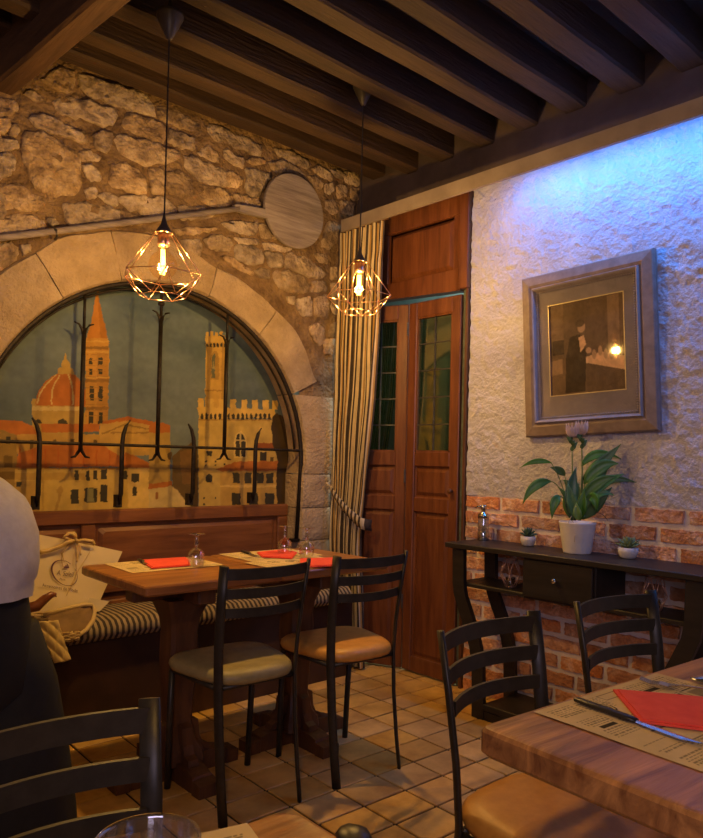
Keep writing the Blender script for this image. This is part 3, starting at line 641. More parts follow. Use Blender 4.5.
rect(500, 108, 640, 142, ROOD, O4); rect(515, 150, 546, 192, WIN, O4); rect(565, 175, 580, 210, BRN, O4)
rect(330, 236, 650, 430, (.46, .29, .09), O4); fill([(308,232),(400,195),(650,190),(650,238),(330,240)], ROOF, O4, var=.3)
for x in (388, 443, 500, 545): rect(x, 248, x+33, 297, WIN, O4)
rect(330, 305, 650, 316, (.60, .41, .15), O4)
for x in (383, 465, 540): rect(x, 342, x+42, 396, WIN, O4)
# dark figure at the right edge
fill([(568,640),(575,590),(595,575),(640,600),(690,700),(700,1030),(598,1030),(590,900),(600,800),(575,720)], (.05, .032, .018), O2)
RGB *= (.86+.28*fbm(GX, GZ, 40, 31, 3))[..., None]
keep = (GZ < AC[1]) | ((GX-AC[0])**2+(GZ-AC[1])**2 < (AR+.03)**2)
me = painted_mesh('mural_painting', PM-np.array([AC[0], YM, .86]), np.clip(RGB, 0, 1), nu, nv, MURALM)
bm = bmesh.new(); bm.from_mesh(me); kf = keep.ravel(); bmesh.ops.delete(bm, geom=[v for v, k in zip(bm.verts, kf) if not k], context='VERTS'); bm.to_mesh(me); bm.free()
mu = bpy.data.objects.new('mural_painting', me); COL.objects.link(mu); mu.location = (AC[0], YM, .86)
tag(mu, 'painted mural of a domed cathedral and a crenellated palace inside the arched niche', 'mural')

# ------------------------------------------------------------------ iron grille in front of the mural
YG = YS+.012
gr = thing('iron_grille', (AC[0], YG, .70), 'black wrought iron grille with forked bars across the arched niche', 'grille')
pts = [(JR-.012, YG, .705)]+[(AC[0]+(AR-.008)*math.cos(a), YG, AC[1]+(AR-.008)*math.sin(a)) for a in np.linspace(.0, math.pi, 48)]+[(JL+.012, YG, .705)]
MB().tube(pts, .011, 8, flat=(.011, .013), ref=(0, 1, 0)).build('arch_frame', IRON, gr, world=True, smooth=True)
pts = [(AC[0]+(AR-.030)*math.cos(a), YG+.035, AC[1]+(AR-.030)*math.sin(a)) for a in np.linspace(.1, math.pi-.1, 48)]
MB().tube(pts, .006, 6).build('inner_hoop', IRON, gr, world=True, smooth=True)
zb_ = 1.218
MB().tube([(JL-.02, YG, zb_), (JR+.01, YG, zb_)], .0075, 8).build('cross_bar', IRON, gr, world=True)
def gp(x, y): q = ony(x, y, YG); return (float(q[0]), float(q[2]))
def curl(cx, cz, sx, sz, r0=.0075):
    # short curved horn leaving the bar upwards/downwards and flaring outward
    return [(cx, YG, cz), (cx+sx*.006, YG, cz+sz*.022), (cx+sx*.020, YG, cz+sz*.040), (cx+sx*.042, YG, cz+sz*.050)]
for (xt, ftop, ybot) in ((84, 330, 458), (161, 318, 461), (227, 342, 460)):
    bx, zf = gp(xt, ftop); _, zlow = gp(xt, ybot)
    ztop = AC[1]+math.sqrt(AR**2-(bx-AC[0])**2)-.004
    b = MB().tube([(bx, YG, zlow+.03), (bx, YG, zf)], .0105, 8).tube([(bx, YG, zf), (bx, YG, ztop)], .007, 8).build('long_bar', IRON, gr, world=True, smooth=True)
    for sx in (-1, 1):
        MB().tube([(bx, YG, zf-.03), (bx+sx*.010, YG, zf+.005), (bx+sx*.024, YG, zf+.025), (bx+sx*.046, YG, zf+.032)], [.008, .007, .005, .003], 8).build('horn', IRON, b, world=True, smooth=True)
        MB().tube([(bx, YG, zlow+.055), (bx+sx*.008, YG, zlow+.03), (bx+sx*.024, YG, zlow+.006), (bx+sx*.044, YG, zlow+.002)], [.009, .008, .006, .003], 8).build('horn', IRON, b, world=True, smooth=True)
    if xt == 161: MB().lathe([(.008, -.012), (.016, -.006), (.016, .006), (.008, .012)], (bx, YG, zf+.07), 12).build('collar', IRON, b, world=True, smooth=True)
for (xb, yt, sx) in ((40.5, 418, -1), (123, 420, 1), (194.5, 424, -1), (256, 428, 1), (276, 470, 0)):
    bx, zt_ = gp(xb, yt); zlo = .925
    if sx == 0: continue
    P = [(bx, YG+.03, zlo), (bx, YG, zlo+.06), (bx, YG, zt_-.11), (bx+sx*.004, YG, zt_-.07), (bx+sx*.016, YG, zt_-.03), (bx+sx*.036, YG, zt_)]
    MB().tube(P, [.012, .0115, .011, .0105, .009, .004], 8).build('short_bar', IRON, gr, world=True, smooth=True)
    MB().box(bx-.014, bx+.014, YG+.015, YG+.05, zlo-.005, zlo+.055).build('bar_foot', IRON, gr, world=True)
MB().box(JR-.05, JR+.004, YG-.012, YG+.035, .695, .712).build('frame_foot', IRON, gr, world=True)

# ------------------------------------------------------------------ bench with panelled back and striped cushion
be = thing('wall_bench', (AC[0], 3.1, 0), 'wooden wall bench with panelled back and striped cushion under the mural', 'bench')
YB = 3.395
BX0, BX1 = JL+.006, JR-.006
bk = MB().bevbox(BX0, BX1, YB+.012, YM-.004, .30, .905, .004).build('back_panel', PANELW, be, world=True)
MB().bevbox(BX0, BX1, YB-.012, YB+.020, .835, .905, .008).build('top_rail', PANELW, be, world=True)
MB().bevbox(BX0, BX1, YB-.006, YB+.016, .50, .585, .005).build('bottom_rail', PANELW, be, world=True)
pxs = [BX0, ony(38, 530, YB)[0]-.50, ony(106, 530, YB)[0], ony(272, 530, YB)[0], BX1]
for c in (BX0+.03, ony(88, 540, YB)[0], BX1-.035): MB().bevbox(c-.035, c+.035, YB-.006, YB+.016, .585, .835, .005).build('back_stile', PANELW, be, world=True)
for a, b in ((BX0+.068, ony(88, 540, YB)[0]-.038), (ony(88, 540, YB)[0]+.038, BX1-.073)):
    q = MB(); 
    def RR(y, i, cr): return [(a+i+cr, y, .588+i), (b-i-cr, y, .588+i), (b-i, y, .588+i+cr), (b-i, y, .832-i-cr), (b-i-cr, y, .832-i), (a+i+cr, y, .832-i), (a+i, y, .832-i-cr), (a+i, y, .588+i+cr)]
    q.loft([RR(YB+.014, 0, .01), RR(YB+.014, .012, .012), RR(YB-.002, .034, .014)], True, True); q.build('raised_panel', PANELW, bk, world=True)
YF = 2.90
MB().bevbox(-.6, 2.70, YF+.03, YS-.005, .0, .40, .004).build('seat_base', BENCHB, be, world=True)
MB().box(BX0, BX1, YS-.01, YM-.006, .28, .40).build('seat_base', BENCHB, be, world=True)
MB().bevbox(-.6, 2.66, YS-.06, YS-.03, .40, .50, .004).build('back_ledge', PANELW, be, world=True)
# cushion: swept section, stripes run front to back
sec = [(YF+.05, .40), (YF+.005, .405), (YF-.018, .43), (YF-.014, .46), (YF+.01, .482), (YF+.06, .492), (YF+.18, .494), (YF+.30, .488), (YF+.325, .47), (YF+.325, .405)]
cu = MB(); sw_ = .0125; nst = int((2.66+.6)/sw_); v = []; f = []; mi = []
for i in range(nst+1):
    x = -.6+i*sw_; wob = .004*nz((x*5, 0, 0))
    for y, z in sec: v.append((x, y, z+wob*(1 if z > .45 else 0)))
ns_ = len(sec)
for i in range(nst):
    for k in range(ns_):
        k2 = (k+1) % ns_; f.append((i*ns_+k, (i+1)*ns_+k, (i+1)*ns_+k2, i*ns_+k2)); mi.append(i % 2)
f.append(tuple(range(ns_))); mi.append(0); f.append(tuple(nst*ns_+k for k in range(ns_-1, -1, -1))); mi.append(0)
cu.v, cu.f, cu.mi = v, f, mi
cu.build('striped_cushion', [DARKS, mat('cushion_cream', (.30, .225, .13), (.38, .29, .17), .9, scale=20)], be, world=True, autosm=.9)

# ------------------------------------------------------------------ curtain with tieback
cz_top = onx(360, 226, 2.80)[2]; ct = MB(); CXC = 2.805; nc = 132; nr = 46
CUT = []
for py_, pl_, pr_ in ((690, 331, 364), (600, 331, 363), (545, 331, 361), (515, 331, 362.5), (478, 331, 366), (440, 332.5, 371), (397, 335, 375.5), (304, 337.5, 381.5), (223, 339.5, 384.5)):
    CUT.append((float(onx((pl_+pr_)/2, py_, CXC)[2]), float(onx(pl_, py_, CXC)[1]), float(onx(pr_, py_, CXC)[1])))
CUT[0] = (-.05,)+CUT[0][1:]
def cur_edges(z):
    # left and right edge (Y) of the gathered curtain at height z, pinched by the tieback
    T = CUT
    for a, b in zip(T, T[1:]):
        if a[0] <= z <= b[0]:
            u = (z-a[0])/(b[0]-a[0]); return a[1]+(b[1]-a[1])*u, a[2]+(b[2]-a[2])*u
    return T[-1][1:]
v = []
for j in range(nr+1):
    z = .015+(2.50-.015)*j/nr; yl, yr = cur_edges(z); amp = .034*(1-.45*math.exp(-((z-1.02)/.18)**2))*(1 if z < 2.3 else .8)
    for i in range(nc+1):
        u = i/nc; ph = u*math.pi*2*7.0+.6*nz((u*3, z*.8, 0))
        v.append((CXC+amp*math.sin(ph)+.012*nz((u*9, z*2, 3)), yl+(yr-yl)*(u+.012*math.cos(ph*1.0)), z))
f = []; mi = []
PATT = [1, 0, 1, 1, 0, 2, 1, 0, 0, 1, 2, 0]
for j in range(nr):
    for i in range(nc):
        W = nc+1; f.append((j*W+i, j*W+i+1, (j+1)*W+i+1, (j+1)*W+i)); mi.append(PATT[i % 12])
ct.v, ct.f, ct.mi = v, f, mi
cur = thing('striped_curtain', (CXC, 3.05, 0), 'long black, cream and gold striped curtain tied back beside the doors', 'curtain')
cp = ct.build('drape', [DARKS, CREAM, GOLDS], cur, world=True, smooth=True)
# tieback band, sloping from the hook on the stone down to the door side
tb = MB(); v = []; f = []; mi = []; n = 40
a0, a1 = onx(330, 489, 2.765), onx(365, 526, 2.775)
for i in range(n+1):
    u = i/n; y = a0[1]+(a1[1]-a0[1])*u; zc_ = a0[2]+(a1[2]-a0[2])*u-.012*math.sin(math.pi*u)
    x = CXC-.036-.010*math.sin(math.pi*min(1, u*1.05))+(.06*max(0, (u-.93)/.07)); hw = .020+.012*u
    v += [(x, y, zc_-hw), (x-.006, y, zc_), (x, y, zc_+hw)]
for i in range(n):
    for k in range(2): f.append((i*3+k, (i+1)*3+k, (i+1)*3+k+1, i*3+k+1)); mi.append(0 if (i//2) % 2 else 1)
tb.v, tb.f, tb.mi = v, f, mi
tbo = tb.build('tieback', [DARKS, CREAM], cur, world=True, smooth=True)
sm_ = tbo.modifiers.new('thick', 'SOLIDIFY'); sm_.thickness = .004
MB().tube([(a0[0]+.03, a0[1]+.02, a0[2]+.005), (a0[0]-.0, a0[1], a0[2]+.01), (CXC-.06, a0[1]+.012, a0[2]+.04)], .006, 8).build('hook', CREAM, cur, world=True, smooth=True)
rod = MB().tube([(CXC, 2.83, 2.515), (CXC, 3.22, 2.515)], .011, 10).build('rod', PEDW, cur, world=True, smooth=True)

# ------------------------------------------------------------------ pizza peel on the stone wall
pc = ony(294.2, 211.5, YS-.045); pe0 = ony(0, 238.5, YS-.03); R_ = .207
pe = thing('pizza_peel', (pc[0], YS-.03, pc[2]-R_), 'round weathered wooden pizza peel with long pole on the stone wall', 'pizza peel')
q = MB(); q.lathe([(R_-.004, -.012), (R_, -.008), (R_, .008), (R_-.004, .012)], (0, 0, 0), 48)
q.v = [(pc[0]+x, pc[1]+z, pc[2]+y) for x, y, z in q.v]; q.build('blade', PEEL, pe, world=True, autosm=.6)
hx = pc[0]-R_+.01; hz = ony(266, 214, YS-.04)[2]
MB().loft([[(x, yy, zz) for yy, zz in ((YS-.055, z-h), (YS-.03, z-h), (YS-.03, z+h), (YS-.055, z+h))] for x, z, h in ((hx-.20, hz-.018, .014), (hx-.15, hz-.014, .020), (hx+.03, hz, .024))], True, True).build('neck', PEEL, pe, world=True)
dx = (pe0[2]-hz)/(pe0[0]-hx)
MB().tube([(hx-.17, YS-.045, hz-.016), (pe0[0], YS-.045, pe0[2]), (pe0[0]-.35, YS-.045, pe0[2]+dx*-.35)], .0145, 10).build('pole', PEEL, pe, world=True, smooth=True)
bp_ = ony(55, 233.5, YS-.04)
MB().tube([(bp_[0]-.02, YS+.01, bp_[2]+.05), (bp_[0]-.012, YS-.03, bp_[2]+.03), (bp_[0]-.004, YS-.066, bp_[2]+.008), (bp_[0], YS-.066, bp_[2]-.018), (bp_[0], YS-.04, bp_[2]-.026)], .0055, 8).build('wall_hook', LEAD, pe, world=True, smooth=True)

# ------------------------------------------------------------------ pendant lamps
def pendant(loc, ztip, label, power=PENDANT_W, group='pendant lamps over the wall table'):
    x, y, z = loc                                  # z: centre of the filament
    d = thing('pendant_lamp', (x, y, z-.16), label, 'lamp', group=group)
    zt = z+.106                                    # top ring of the cage
    MB().tube([(x, y, zt+.06), (x, y, ztip+.01)], .0032, 6).build('cord', CORD, d, world=True)
    MB().lathe([(.006, 0), (.012, .006), (.050, .085), (.050, .100), (.006, .102), (.006, ZC-ztip)] if ZC-ztip > .09 else [(.006, 0), (.012, .006), (.050, ZC-ztip)], (x, y, ztip), 20).build('ceiling_cap', CAP, d, world=True, smooth=True)
    MB().lathe([(.031, 0), (.027, .010), (.012, .034), (.006, .058), (.004, .070)], (x, y, zt), 20).build('socket_cover', CAP, d, world=True, smooth=True)
    MB().lathe([(.020, 0), (.022, .01), (.022, .05)], (x, y, zt-.048), 16).build('socket', COPPER, d, world=True, smooth=True)
    cg = MB(); n = 6; rt, rm, rb = .034, .150, .084; zm, zb = z-.051, z-.128; r = .0017
    top = [(x+rt*math.cos(a), y+rt*math.sin(a), zt) for a in [2*math.pi*k/n+.12 for k in range(n)]]
    mid = [(x+rm*math.cos(a), y+rm*math.sin(a), zm) for a in [2*math.pi*k/n+.12 for k in range(n)]]
    bot = [(x+rb*math.cos(a), y+rb*math.sin(a), zb) for a in [2*math.pi*(k+.5)/n+.12 for k in range(n)]]
    for k in range(n):
        for A, B in ((top[k], top[(k+1) % n]), (top[k], mid[k]), (mid[k], bot[k]), (mid[(k+1) % n], bot[k]), (bot[k], bot[(k+1) % n]), (mid[k], mid[(k+1) % n])):
            cg.tube([A, B], r, 6)
    cg.build('wire_cage', COPPER, d, world=True, smooth=True)
    prof = []
    for t in np.linspace(0, math.pi-.42, 14): prof.append((max(.0005, .052*math.sin(t)), -.012-.052*math.cos(t)))
    prof.append((.018, .060)); prof.append((.017, .075))
    bl = MB().lathe(prof, (x, y, z), 24, caps=(True, False)).build('bulb', BULB, d, world=True, smooth=True)
    fm = MB()
    for a in range(4):
        fx, fy = x+.0065*math.cos(a*1.571+.4), y+.0065*math.sin(a*1.571+.4); fm.lathe([(.0042, -.046), (.0042, .046)], (fx, fy, z), 8)
    fm.build('filament', FIL, bl, world=True, smooth=True)
    l = bpy.data.lights.new('pendant_light', 'POINT'); l.energy = power; l.color = (1.0, .60, .17); l.shadow_soft_size = .02
    o = bpy.data.objects.new('pendant_light', l); COL.objects.link(o); o.location = (x, y, z)
    return d
p1 = ony(163, 262, 2.445); p2 = ony(359, 285, 2.455)
pendant(tuple(p1), 2.712, 'copper diamond wire pendant lamp hanging in front of the arch')
pendant(tuple(p2), 2.815, 'copper diamond wire pendant lamp hanging in front of the curtain')

pendant((.12, .42, 1.98), 2.80, 'copper diamond wire pendant lamp over the near table with the drinking glass', 40, 'pendant lamps over the front tables')

# ------------------------------------------------------------------ tables
def dining_table(loc, rz, sx, sy, zt, th, label, m, ped=True, crn=.012, thick_edge=False):
    t = thing('dining_table', loc, label, 'table', rz)
    q = MB(); c = crn
    def ring(z, d):
        hx, hy = sx/2-d, sy/2-d; out = []
        for cx, cy, a0 in ((hx-c, hy-c, 0), (-hx+c, hy-c, 90), (-hx+c, -hy+c, 180), (hx-c, -hy+c, 270)):
            for k in range(5):
                a = math.radians(a0+k*22.5); out.append((cx+c*math.cos(a), cy+c*math.sin(a), z))
        return out
    e = min(.008, th*.2)
    q.loft([ring(zt-th, e), ring(zt-th+e, 0), ring(zt-e, 0), ring(zt-.002, e*.5), ring(zt, e*1.3)], True, True)
    q.build('table_top', m, t, autosm=.5)
    # turned-and-sawn pedestal: square section with an S profile
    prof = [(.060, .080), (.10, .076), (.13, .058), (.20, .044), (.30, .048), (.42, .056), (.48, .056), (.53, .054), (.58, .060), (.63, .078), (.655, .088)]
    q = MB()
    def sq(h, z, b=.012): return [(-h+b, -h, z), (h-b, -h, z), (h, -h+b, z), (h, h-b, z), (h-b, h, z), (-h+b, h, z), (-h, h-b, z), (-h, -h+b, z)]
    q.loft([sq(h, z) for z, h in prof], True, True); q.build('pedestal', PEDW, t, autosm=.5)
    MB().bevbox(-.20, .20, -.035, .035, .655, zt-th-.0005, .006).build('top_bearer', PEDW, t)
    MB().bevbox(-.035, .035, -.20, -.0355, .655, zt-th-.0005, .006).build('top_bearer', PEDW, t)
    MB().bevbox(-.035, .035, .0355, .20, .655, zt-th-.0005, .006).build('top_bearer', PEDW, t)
    L_ = min(.245, sy/2-.025)
    for (a, b) in ((1, 0), (-1, 0), (0, 1), (0, -1)):
        f = MB(); n1 = []
        for u, hw, z1 in ((.03, .040, .075), (.15, .038, .070), (L_-.055, .036, .060), (L_-.05, .042, .052), (L_, .040, .046)):
            n1.append([(a*u-b*hw, b*u+a*hw, .002), (a*u+b*hw, b*u-a*hw, .002), (a*u+b*hw, b*u-a*hw, z1), (a*u-b*hw, b*u+a*hw, z1)])
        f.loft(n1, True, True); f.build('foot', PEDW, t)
        # scroll bracket between foot and post
        br_ = MB().prism([(.05, .06), (.135, .065), (.125, .09), (.10, .10), (.085, .13), (.078, .19), (.04, .20)], -.020, .020, 'y')
        br_.v = [(a*x_-b*y_, b*x_+a*y_, z_) for x_, y_, z_ in br_.v]
        br_.build('scroll_bracket', PEDW, t)
    return t
TZ = .755
dining_table((1.358, 2.420, 0), math.radians(-1), .540, .545, TZ, .036, 'square wooden pedestal table beside the paper bag and bench', TABLEW)
dining_table((1.902, 2.412, 0), math.radians(-1), .540, .545, TZ, .036, 'square wooden pedestal table in front of the curtain', TABLEW)
T2R = math.radians(-4)
def off(cx, cy, rz, dx_, dy_): return (cx+dx_*math.cos(rz)-dy_*math.sin(rz), cy+dx_*math.sin(rz)+dy_*math.cos(rz))
c2 = off(.950, .728, T2R, .40, -.30)
dining_table((c2[0], c2[1], 0), T2R, .80, .60, TZ, .048, 'worn thick-topped wooden table set in front of the black console', TABLE2W, crn=.016)
c3 = off(.556, .706, math.radians(-1), -.45, -.30)
dining_table((c3[0], c3[1], 0), math.radians(-1), .90, .60, TZ, .036, 'wooden table with a drinking glass, at the slatted black chair', TABLEW, crn=.035)

# ------------------------------------------------------------------ chairs
def make_chair(seatm, label):
    c = thing('metal_chair', (0, 0, 0), label, 'chair', group='black metal chairs at the tables')
    ang = math.radians(38)
    for s_ in (-1, 1):
        P = [(s_*.150, -.004, 0), (s_*.150, .016, .12), (s_*.150, .036, .28), (s_*.152, .046, .44), (s_*.157, .040, .56), (s_*.163, .022, .70), (s_*.168, 0, .828)]
        ref = (math.cos(ang), -s_*-math.sin(ang)*1, 0) if False else (s_*math.sin(ang), math.cos(ang), 0)
        MB().tube(P, .01, 12, flat=(.0165, .0075), ref=ref).build('back_leg', CHAIRM, c, smooth=True)
    for k, (z0, z1) in enumerate(((.782, .818), (.719, .752), (.656, .687))):
        m_ = MB(); n = 14; v = []
        for i in range(n+1):
            u = -1+2*i/n; hw = .166-.007*k; x = u*hw; yb = (.006+.011*k)-.040*(1-u*u); sag = 0
            for y, z in ((yb-.004, z0), (yb+.004, z0), (yb+.004, z1), (yb-.004, z1)): v.append((x, y, z))
        f = []
        for i in range(n):
            for j in range(4): j2 = (j+1) % 4; f.append((i*4+j, (i+1)*4+j, (i+1)*4+j2, i*4+j2))
        f += [(0, 1, 2, 3), tuple(n*4+j for j in (3, 2, 1, 0))]
        m_.add(v, f); m_.build('back_slat', CHAIRM, c, autosm=.6)
    for s_ in (-1, 1):
        MB().tube([(s_*.165, .355, 0), (s_*.168, .345, .25), (s_*.168, .335, .425)], .0115, 10).build('front_leg', CHAIRM, c, smooth=True)
        MB().tube([(s_*.152, .046, .425), (s_*.168, .335, .425)], .009, 8).build('seat_rail', CHAIRM, c, smooth=True)
    MB().tube([(-.168, .335, .425), (.168, .335, .425)], .009, 8).build('seat_rail', CHAIRM, c, smooth=True)
    MB().tube([(-.152, .046, .425), (.152, .046, .425)], .009, 8).build('seat_rail', CHAIRM, c, smooth=True)
    # padded seat: rounded trapezoid
    n = 40
    def outline(k):
        out = []
        for i in range(n):
            a = 2*math.pi*i/n; ca, sa = math.cos(a), math.sin(a)
            ex = .55; xx = math.copysign(abs(ca)**ex, ca); yy = math.copysign(abs(sa)**ex, sa)
            wdt = .184+.032*yy; out.append((xx*wdt*k, .190+yy*.190*k))
        return out
    rings = [[(x, y, z) for x, y in outline(k)] for k, z in ((.86, .432), (.97, .436), (1.0, .450), (.985, .464), (.93, .474), (.75, .480), (.4, .482))]
    MB().loft(rings, True, True).build('seat_pad', seatm, c, smooth=True)
    return c
ch = make_chair(VINYL_T, 'black metal chair with tan seat in front of the curtain')
ch.location = (1.887, 1.943, 0); ch.rotation_euler.z = math.radians(-4)
def chair_copy(loc, rz, label, seatm=None):
    c = copy_tree(ch); c.location = loc; c.rotation_euler.z = rz; c['label'] = label
    if seatm:
        for k in c.children:
            if k.name.startswith('seat_pad'): k.data = k.data.copy(); k.data.materials[0] = seatm
    return c
chair_copy((1.428, 1.968, 0), math.radians(-2), 'black metal chair with olive seat at the table beside the paper bag', VINYL_O)
chair_copy((1.323, .985, 0), math.pi+math.radians(0), 'black metal chair with tan seat tucked under the corner of the thick-topped table')
chair_copy((1.847, .965, 0), math.pi-math.radians(6), 'black metal chair standing right in front of the console drawer', VINYL_O)
chair_copy((.330, .962, 0), math.pi+math.radians(2), 'black metal chair at the table with the drinking glass', VINYL_O)

# ------------------------------------------------------------------ place settings
pn, pm = 210, 150
U, V = np.meshgrid(np.linspace(0, 1, pn), np.linspace(0, 1, pm))
paper = np.stack([.66+0*U, .50+0*U, .25+0*U], -1)*(.85+.3*fbm(U, V, 9, 2, 4))[..., None]
ink = np.zeros_like(U); r5 = np.random.RandomState(8)
def inkrect(x0, y0, x1, y1, a): ink[(U > x0) & (U < x1) & (V > y0) & (V < y1)] = a
cols = [(.04, .20), (.22, .38), (.62, .78), (.80, .96)]
for (a, b) in cols:
    v0 = .05
    while v0 < .93:
        if r5.rand() < .14: inkrect(a, v0, b, v0+.05, .0); v0 += .06; continue
        if r5.rand() < .13: inkrect(a+r5.rand()*.03, v0, b-r5.rand()*.04, v0+.035, .75); v0 += .05; continue
        xx = a
        while xx < b-.01:
            wl = .008+.02*r5.rand(); inkrect(xx, v0, min(b, xx+wl), v0+.010, .45); xx += wl+.006
        v0 += .022
for (cx_, cy_, rx, ry) in ((.50, .30, .07, .12), (.50, .72, .08, .11), (.30, .82, .05, .06), (.70, .20, .05, .07)):
    d2 = ((U-cx_)/rx)**2+((V-cy_)/ry)**2; ink[d2 < 1.3] = 0; ink[(d2 < 1) & (d2 > .72)] = .7; ink[(d2 < .45)] = .55*(fbm(U, V, 40, 6, 2)[d2 < .45] > .5)
for (x0, y0, x1, y1) in ((.03, .30, .21, .48), (.61, .55, .79, .74), (.40, .05, .60, .13), (.40, .46, .60, .55)):
    inkrect(x0, y0, x1, y1, 0); inkrect(x0, y0, x1, y0+.008, .6); inkrect(x0, y1-.008, x1, y1, .6); inkrect(x0, y0, x0+.005, y1, .6); inkrect(x1-.005, y0, x1, y1, .6); inkrect(x0+.03, y0+.025, x1-.03, y1-.025, .4*(r5.rand() > .4))
paper = paper*(1-np.clip(ink*1.3, 0, .92)[..., None])
MW, MH = .37, .265
def mat_mesh(mw, mh):
    PP = np.stack([(U-.5)*mw, (V-.5)*mh, .0012+.0015*(fbm(U, V, 3, 12, 2)-.3)], -1)
    return painted_mesh('placemat', PP, paper, pn, pm, PRINTM)
MATM = mat_mesh(MW, MH)
def placemat(x, y, rz, label, ztop=TZ):
    o = bpy.data.objects.new('placemat', MATM); COL.objects.link(o); o.location = (x, y, ztop+.0005); o.rotation_euler = (0, 0, rz)
    return tag(o, label, 'placemat', 'newsprint placemats')
def napkin(pts, z, label):
    q = MB(); q.prism(pts, z, z+.0035, 'z'); q.prism([(sum(p[0] for p in pts)/len(pts)*.06+x*.94, sum(p[1] for p in pts)/len(pts)*.06+y*.94) for x, y in pts], z+.0036, z+.006, 'z')
    return tag(q.build('paper_napkin', RED), label, 'napkin', 'red paper napkins')
def knife(p0, p1, z, label, L=.215):
    # handle starts at p0, blade points to p1
    d = Vector((p1[0]-p0[0], p1[1]-p0[1], 0)).normalized(); rz = math.atan2(d.y, d.x)
    k = thing('table_knife', (p0[0], p0[1], z), label, 'knife', rz, 'black handled table knives')
    hl = L*.50
    MB().loft([[(x, y_*w_, .004+z_*h_) for y_, z_ in ((-1, -.6), (-.6, -1), (.6, -1), (1, -.6), (1, .6), (.6, 1), (-.6, 1), (-1, .6))] for x, w_, h_ in ((0, .004, .002), (.004, .0075, .0035), (hl*.5, .0075, .004), (hl*.85, .0085, .004), (hl, .007, .003))], True, True).build('handle', BLKPL, k, smooth=True)
    MB().loft([[(x, w0, .0035), (x, 0.5*(w0+w1), .0052), (x, w1, .0035), (x, .5*(w0+w1), .0022)] for x, w0, w1 in ((hl-.003, -.006, .006), (hl+.02, -.009, .006), (L*.85, -.009, .006), (L, .003, .0045))], True, True).build('blade', STEEL, k)
    return k
def goblet(x, y, z, label):
    # short stemmed glass, standing upside down on its rim
    g = thing('wine_glass', (x, y, z), label, 'glass', group='upturned wine glasses')
    k = 1.0
    MB().lathe([(.0275, .0005), (.0305, .012), (.0325, .030), (.0310, .045), (.024, .058), (.012, .066), (.006, .069)], n=24, caps=(False, True)).build('bowl', GLASS, g, smooth=True)
    MB().lathe([(.006, .069), (.0055, .076), (.0095, .084), (.0055, .091), (.0085, .098), (.005, .105), (.006, .113), (.012, .1175)], n=16).build('stem', GLASS, g, smooth=True)
    MB().lathe([(.012, .1175), (.031, .1205), (.0315, .1225), (.012, .1225)], n=24).build('foot', GLASS, g, smooth=True)
    return g
placemat(1.355, 2.545, math.radians(-2), 'newsprint placemat under the lone upturned glass')
placemat(1.865, 2.550, math.radians(-1), 'newsprint placemat at the bench side of the curtain table')
placemat(1.820, 2.285, math.radians(1), 'newsprint placemat facing the tan-seated chair')
zn = TZ+.004
napkin([tuple(onz(*p, zn)[:2]) for p in ((140,561),(152,569),(191,566),(186,558))], zn, 'red napkin beside the lone upturned glass')
napkin([tuple(onz(*p, zn)[:2]) for p in ((257,553),(262,557.5),(292,559),(297,553),(285,550))], zn, 'red napkin under the bench-side glass on the curtain table')
napkin([tuple(onz(*p, zn)[:2]) for p in ((300,559.5),(300,568),(336,566.5),(335,558.5))], zn, 'red napkin facing the tan-seated chair')
knife(onz(139, 560, zn), onz(152, 568, zn), zn, 'black handled knife beside the lone upturned glass', .15)
knife(onz(242, 551.5, zn), onz(262, 558.5, zn), zn, 'black handled knife on the bench side of the curtain table', .19)
goblet(*onz(196, 566, TZ+.004), 'upturned wine glass standing alone beside the paper bag end of the tables')
goblet(*onz(284.5, 554, TZ+.004), 'upturned wine glass standing on the red napkin in front of the niche edge')
goblet(*onz(306.5, 556.5, TZ+.004), 'upturned wine glass in front of the stone jamb')
# right table
M2 = bpy.data.objects.new('placemat', mat_mesh(.40, .30)); COL.objects.link(M2)
mc = off(1.071, .706, T2R, .20, -.152); M2.location = (mc[0], mc[1], TZ+.0005); M2.rotation_euler = (0, 0, T2R+math.pi)
tag(M2, 'newsprint placemat on the thick-topped worn table', 'placemat', 'newsprint placemats')
zq = TZ+.0045
napkin([tuple(onz(*p, zq)[:2]) for p in ((613,691),(640,723),(703,731),(760,742),(760,705),(703,699))], zq, 'red napkin on the thick-topped worn table')
knife(onz(575, 701, zq), onz(650, 728, zq), zq, 'black handled knife lying across the worn table placemat', .245)
def spoon_fork(p0, p1, z, fork, label, m, L=.19):
    d = Vector((p1[0]-p0[0], p1[1]-p0[1], 0)).normalized(); k = thing('table_fork' if fork else 'table_spoon', (p0[0], p0[1], z), label, 'fork' if fork else 'spoon', math.atan2(d.y, d.x))
    hd = []
    if fork:
        MB().loft([[(x, -w_, .003+b), (x, w_, .003+b), (x, w_, .005+b), (x, -w_, .005+b)] for x, w_, b in ((.035, .011, .002), (.05, .012, .0), (.062, .005, .002), (.075, .003, .004), (.13, .0035, .005), (L, .008, .001))], True, True).build('handle', m, k)
        for t in range(4): MB().loft([[(x, -.0095+t*.0063-.0018, .003+b), (x, -.0095+t*.0063+.0018, .003+b), (x, -.0095+t*.0063+.0018, .0045+b), (x, -.0095+t*.0063-.0018, .0045+b)] for x, b in ((0, .006), (.02, .001), (.037, .002))], True, True).build('tine', m, k)
    else:
        prof = []
        for x, w_, b in ((0, .003, .004), (.006, .013, .006), (.02, .020, .010), (.035, .020, .010), (.05, .012, .007), (.06, .004, .005), (.12, .0035, .006), (L, .008, .002)):
            prof.append([(x, w_*math.cos(a), .001+b*(.35+.65*math.sin(a)) if math.sin(a) > 0 else .001+b*.2) for a in [2*math.pi*i/10 for i in range(10)]])
        MB().loft(prof, True, True).build('spoon_body', m, k, smooth=True)
    return k
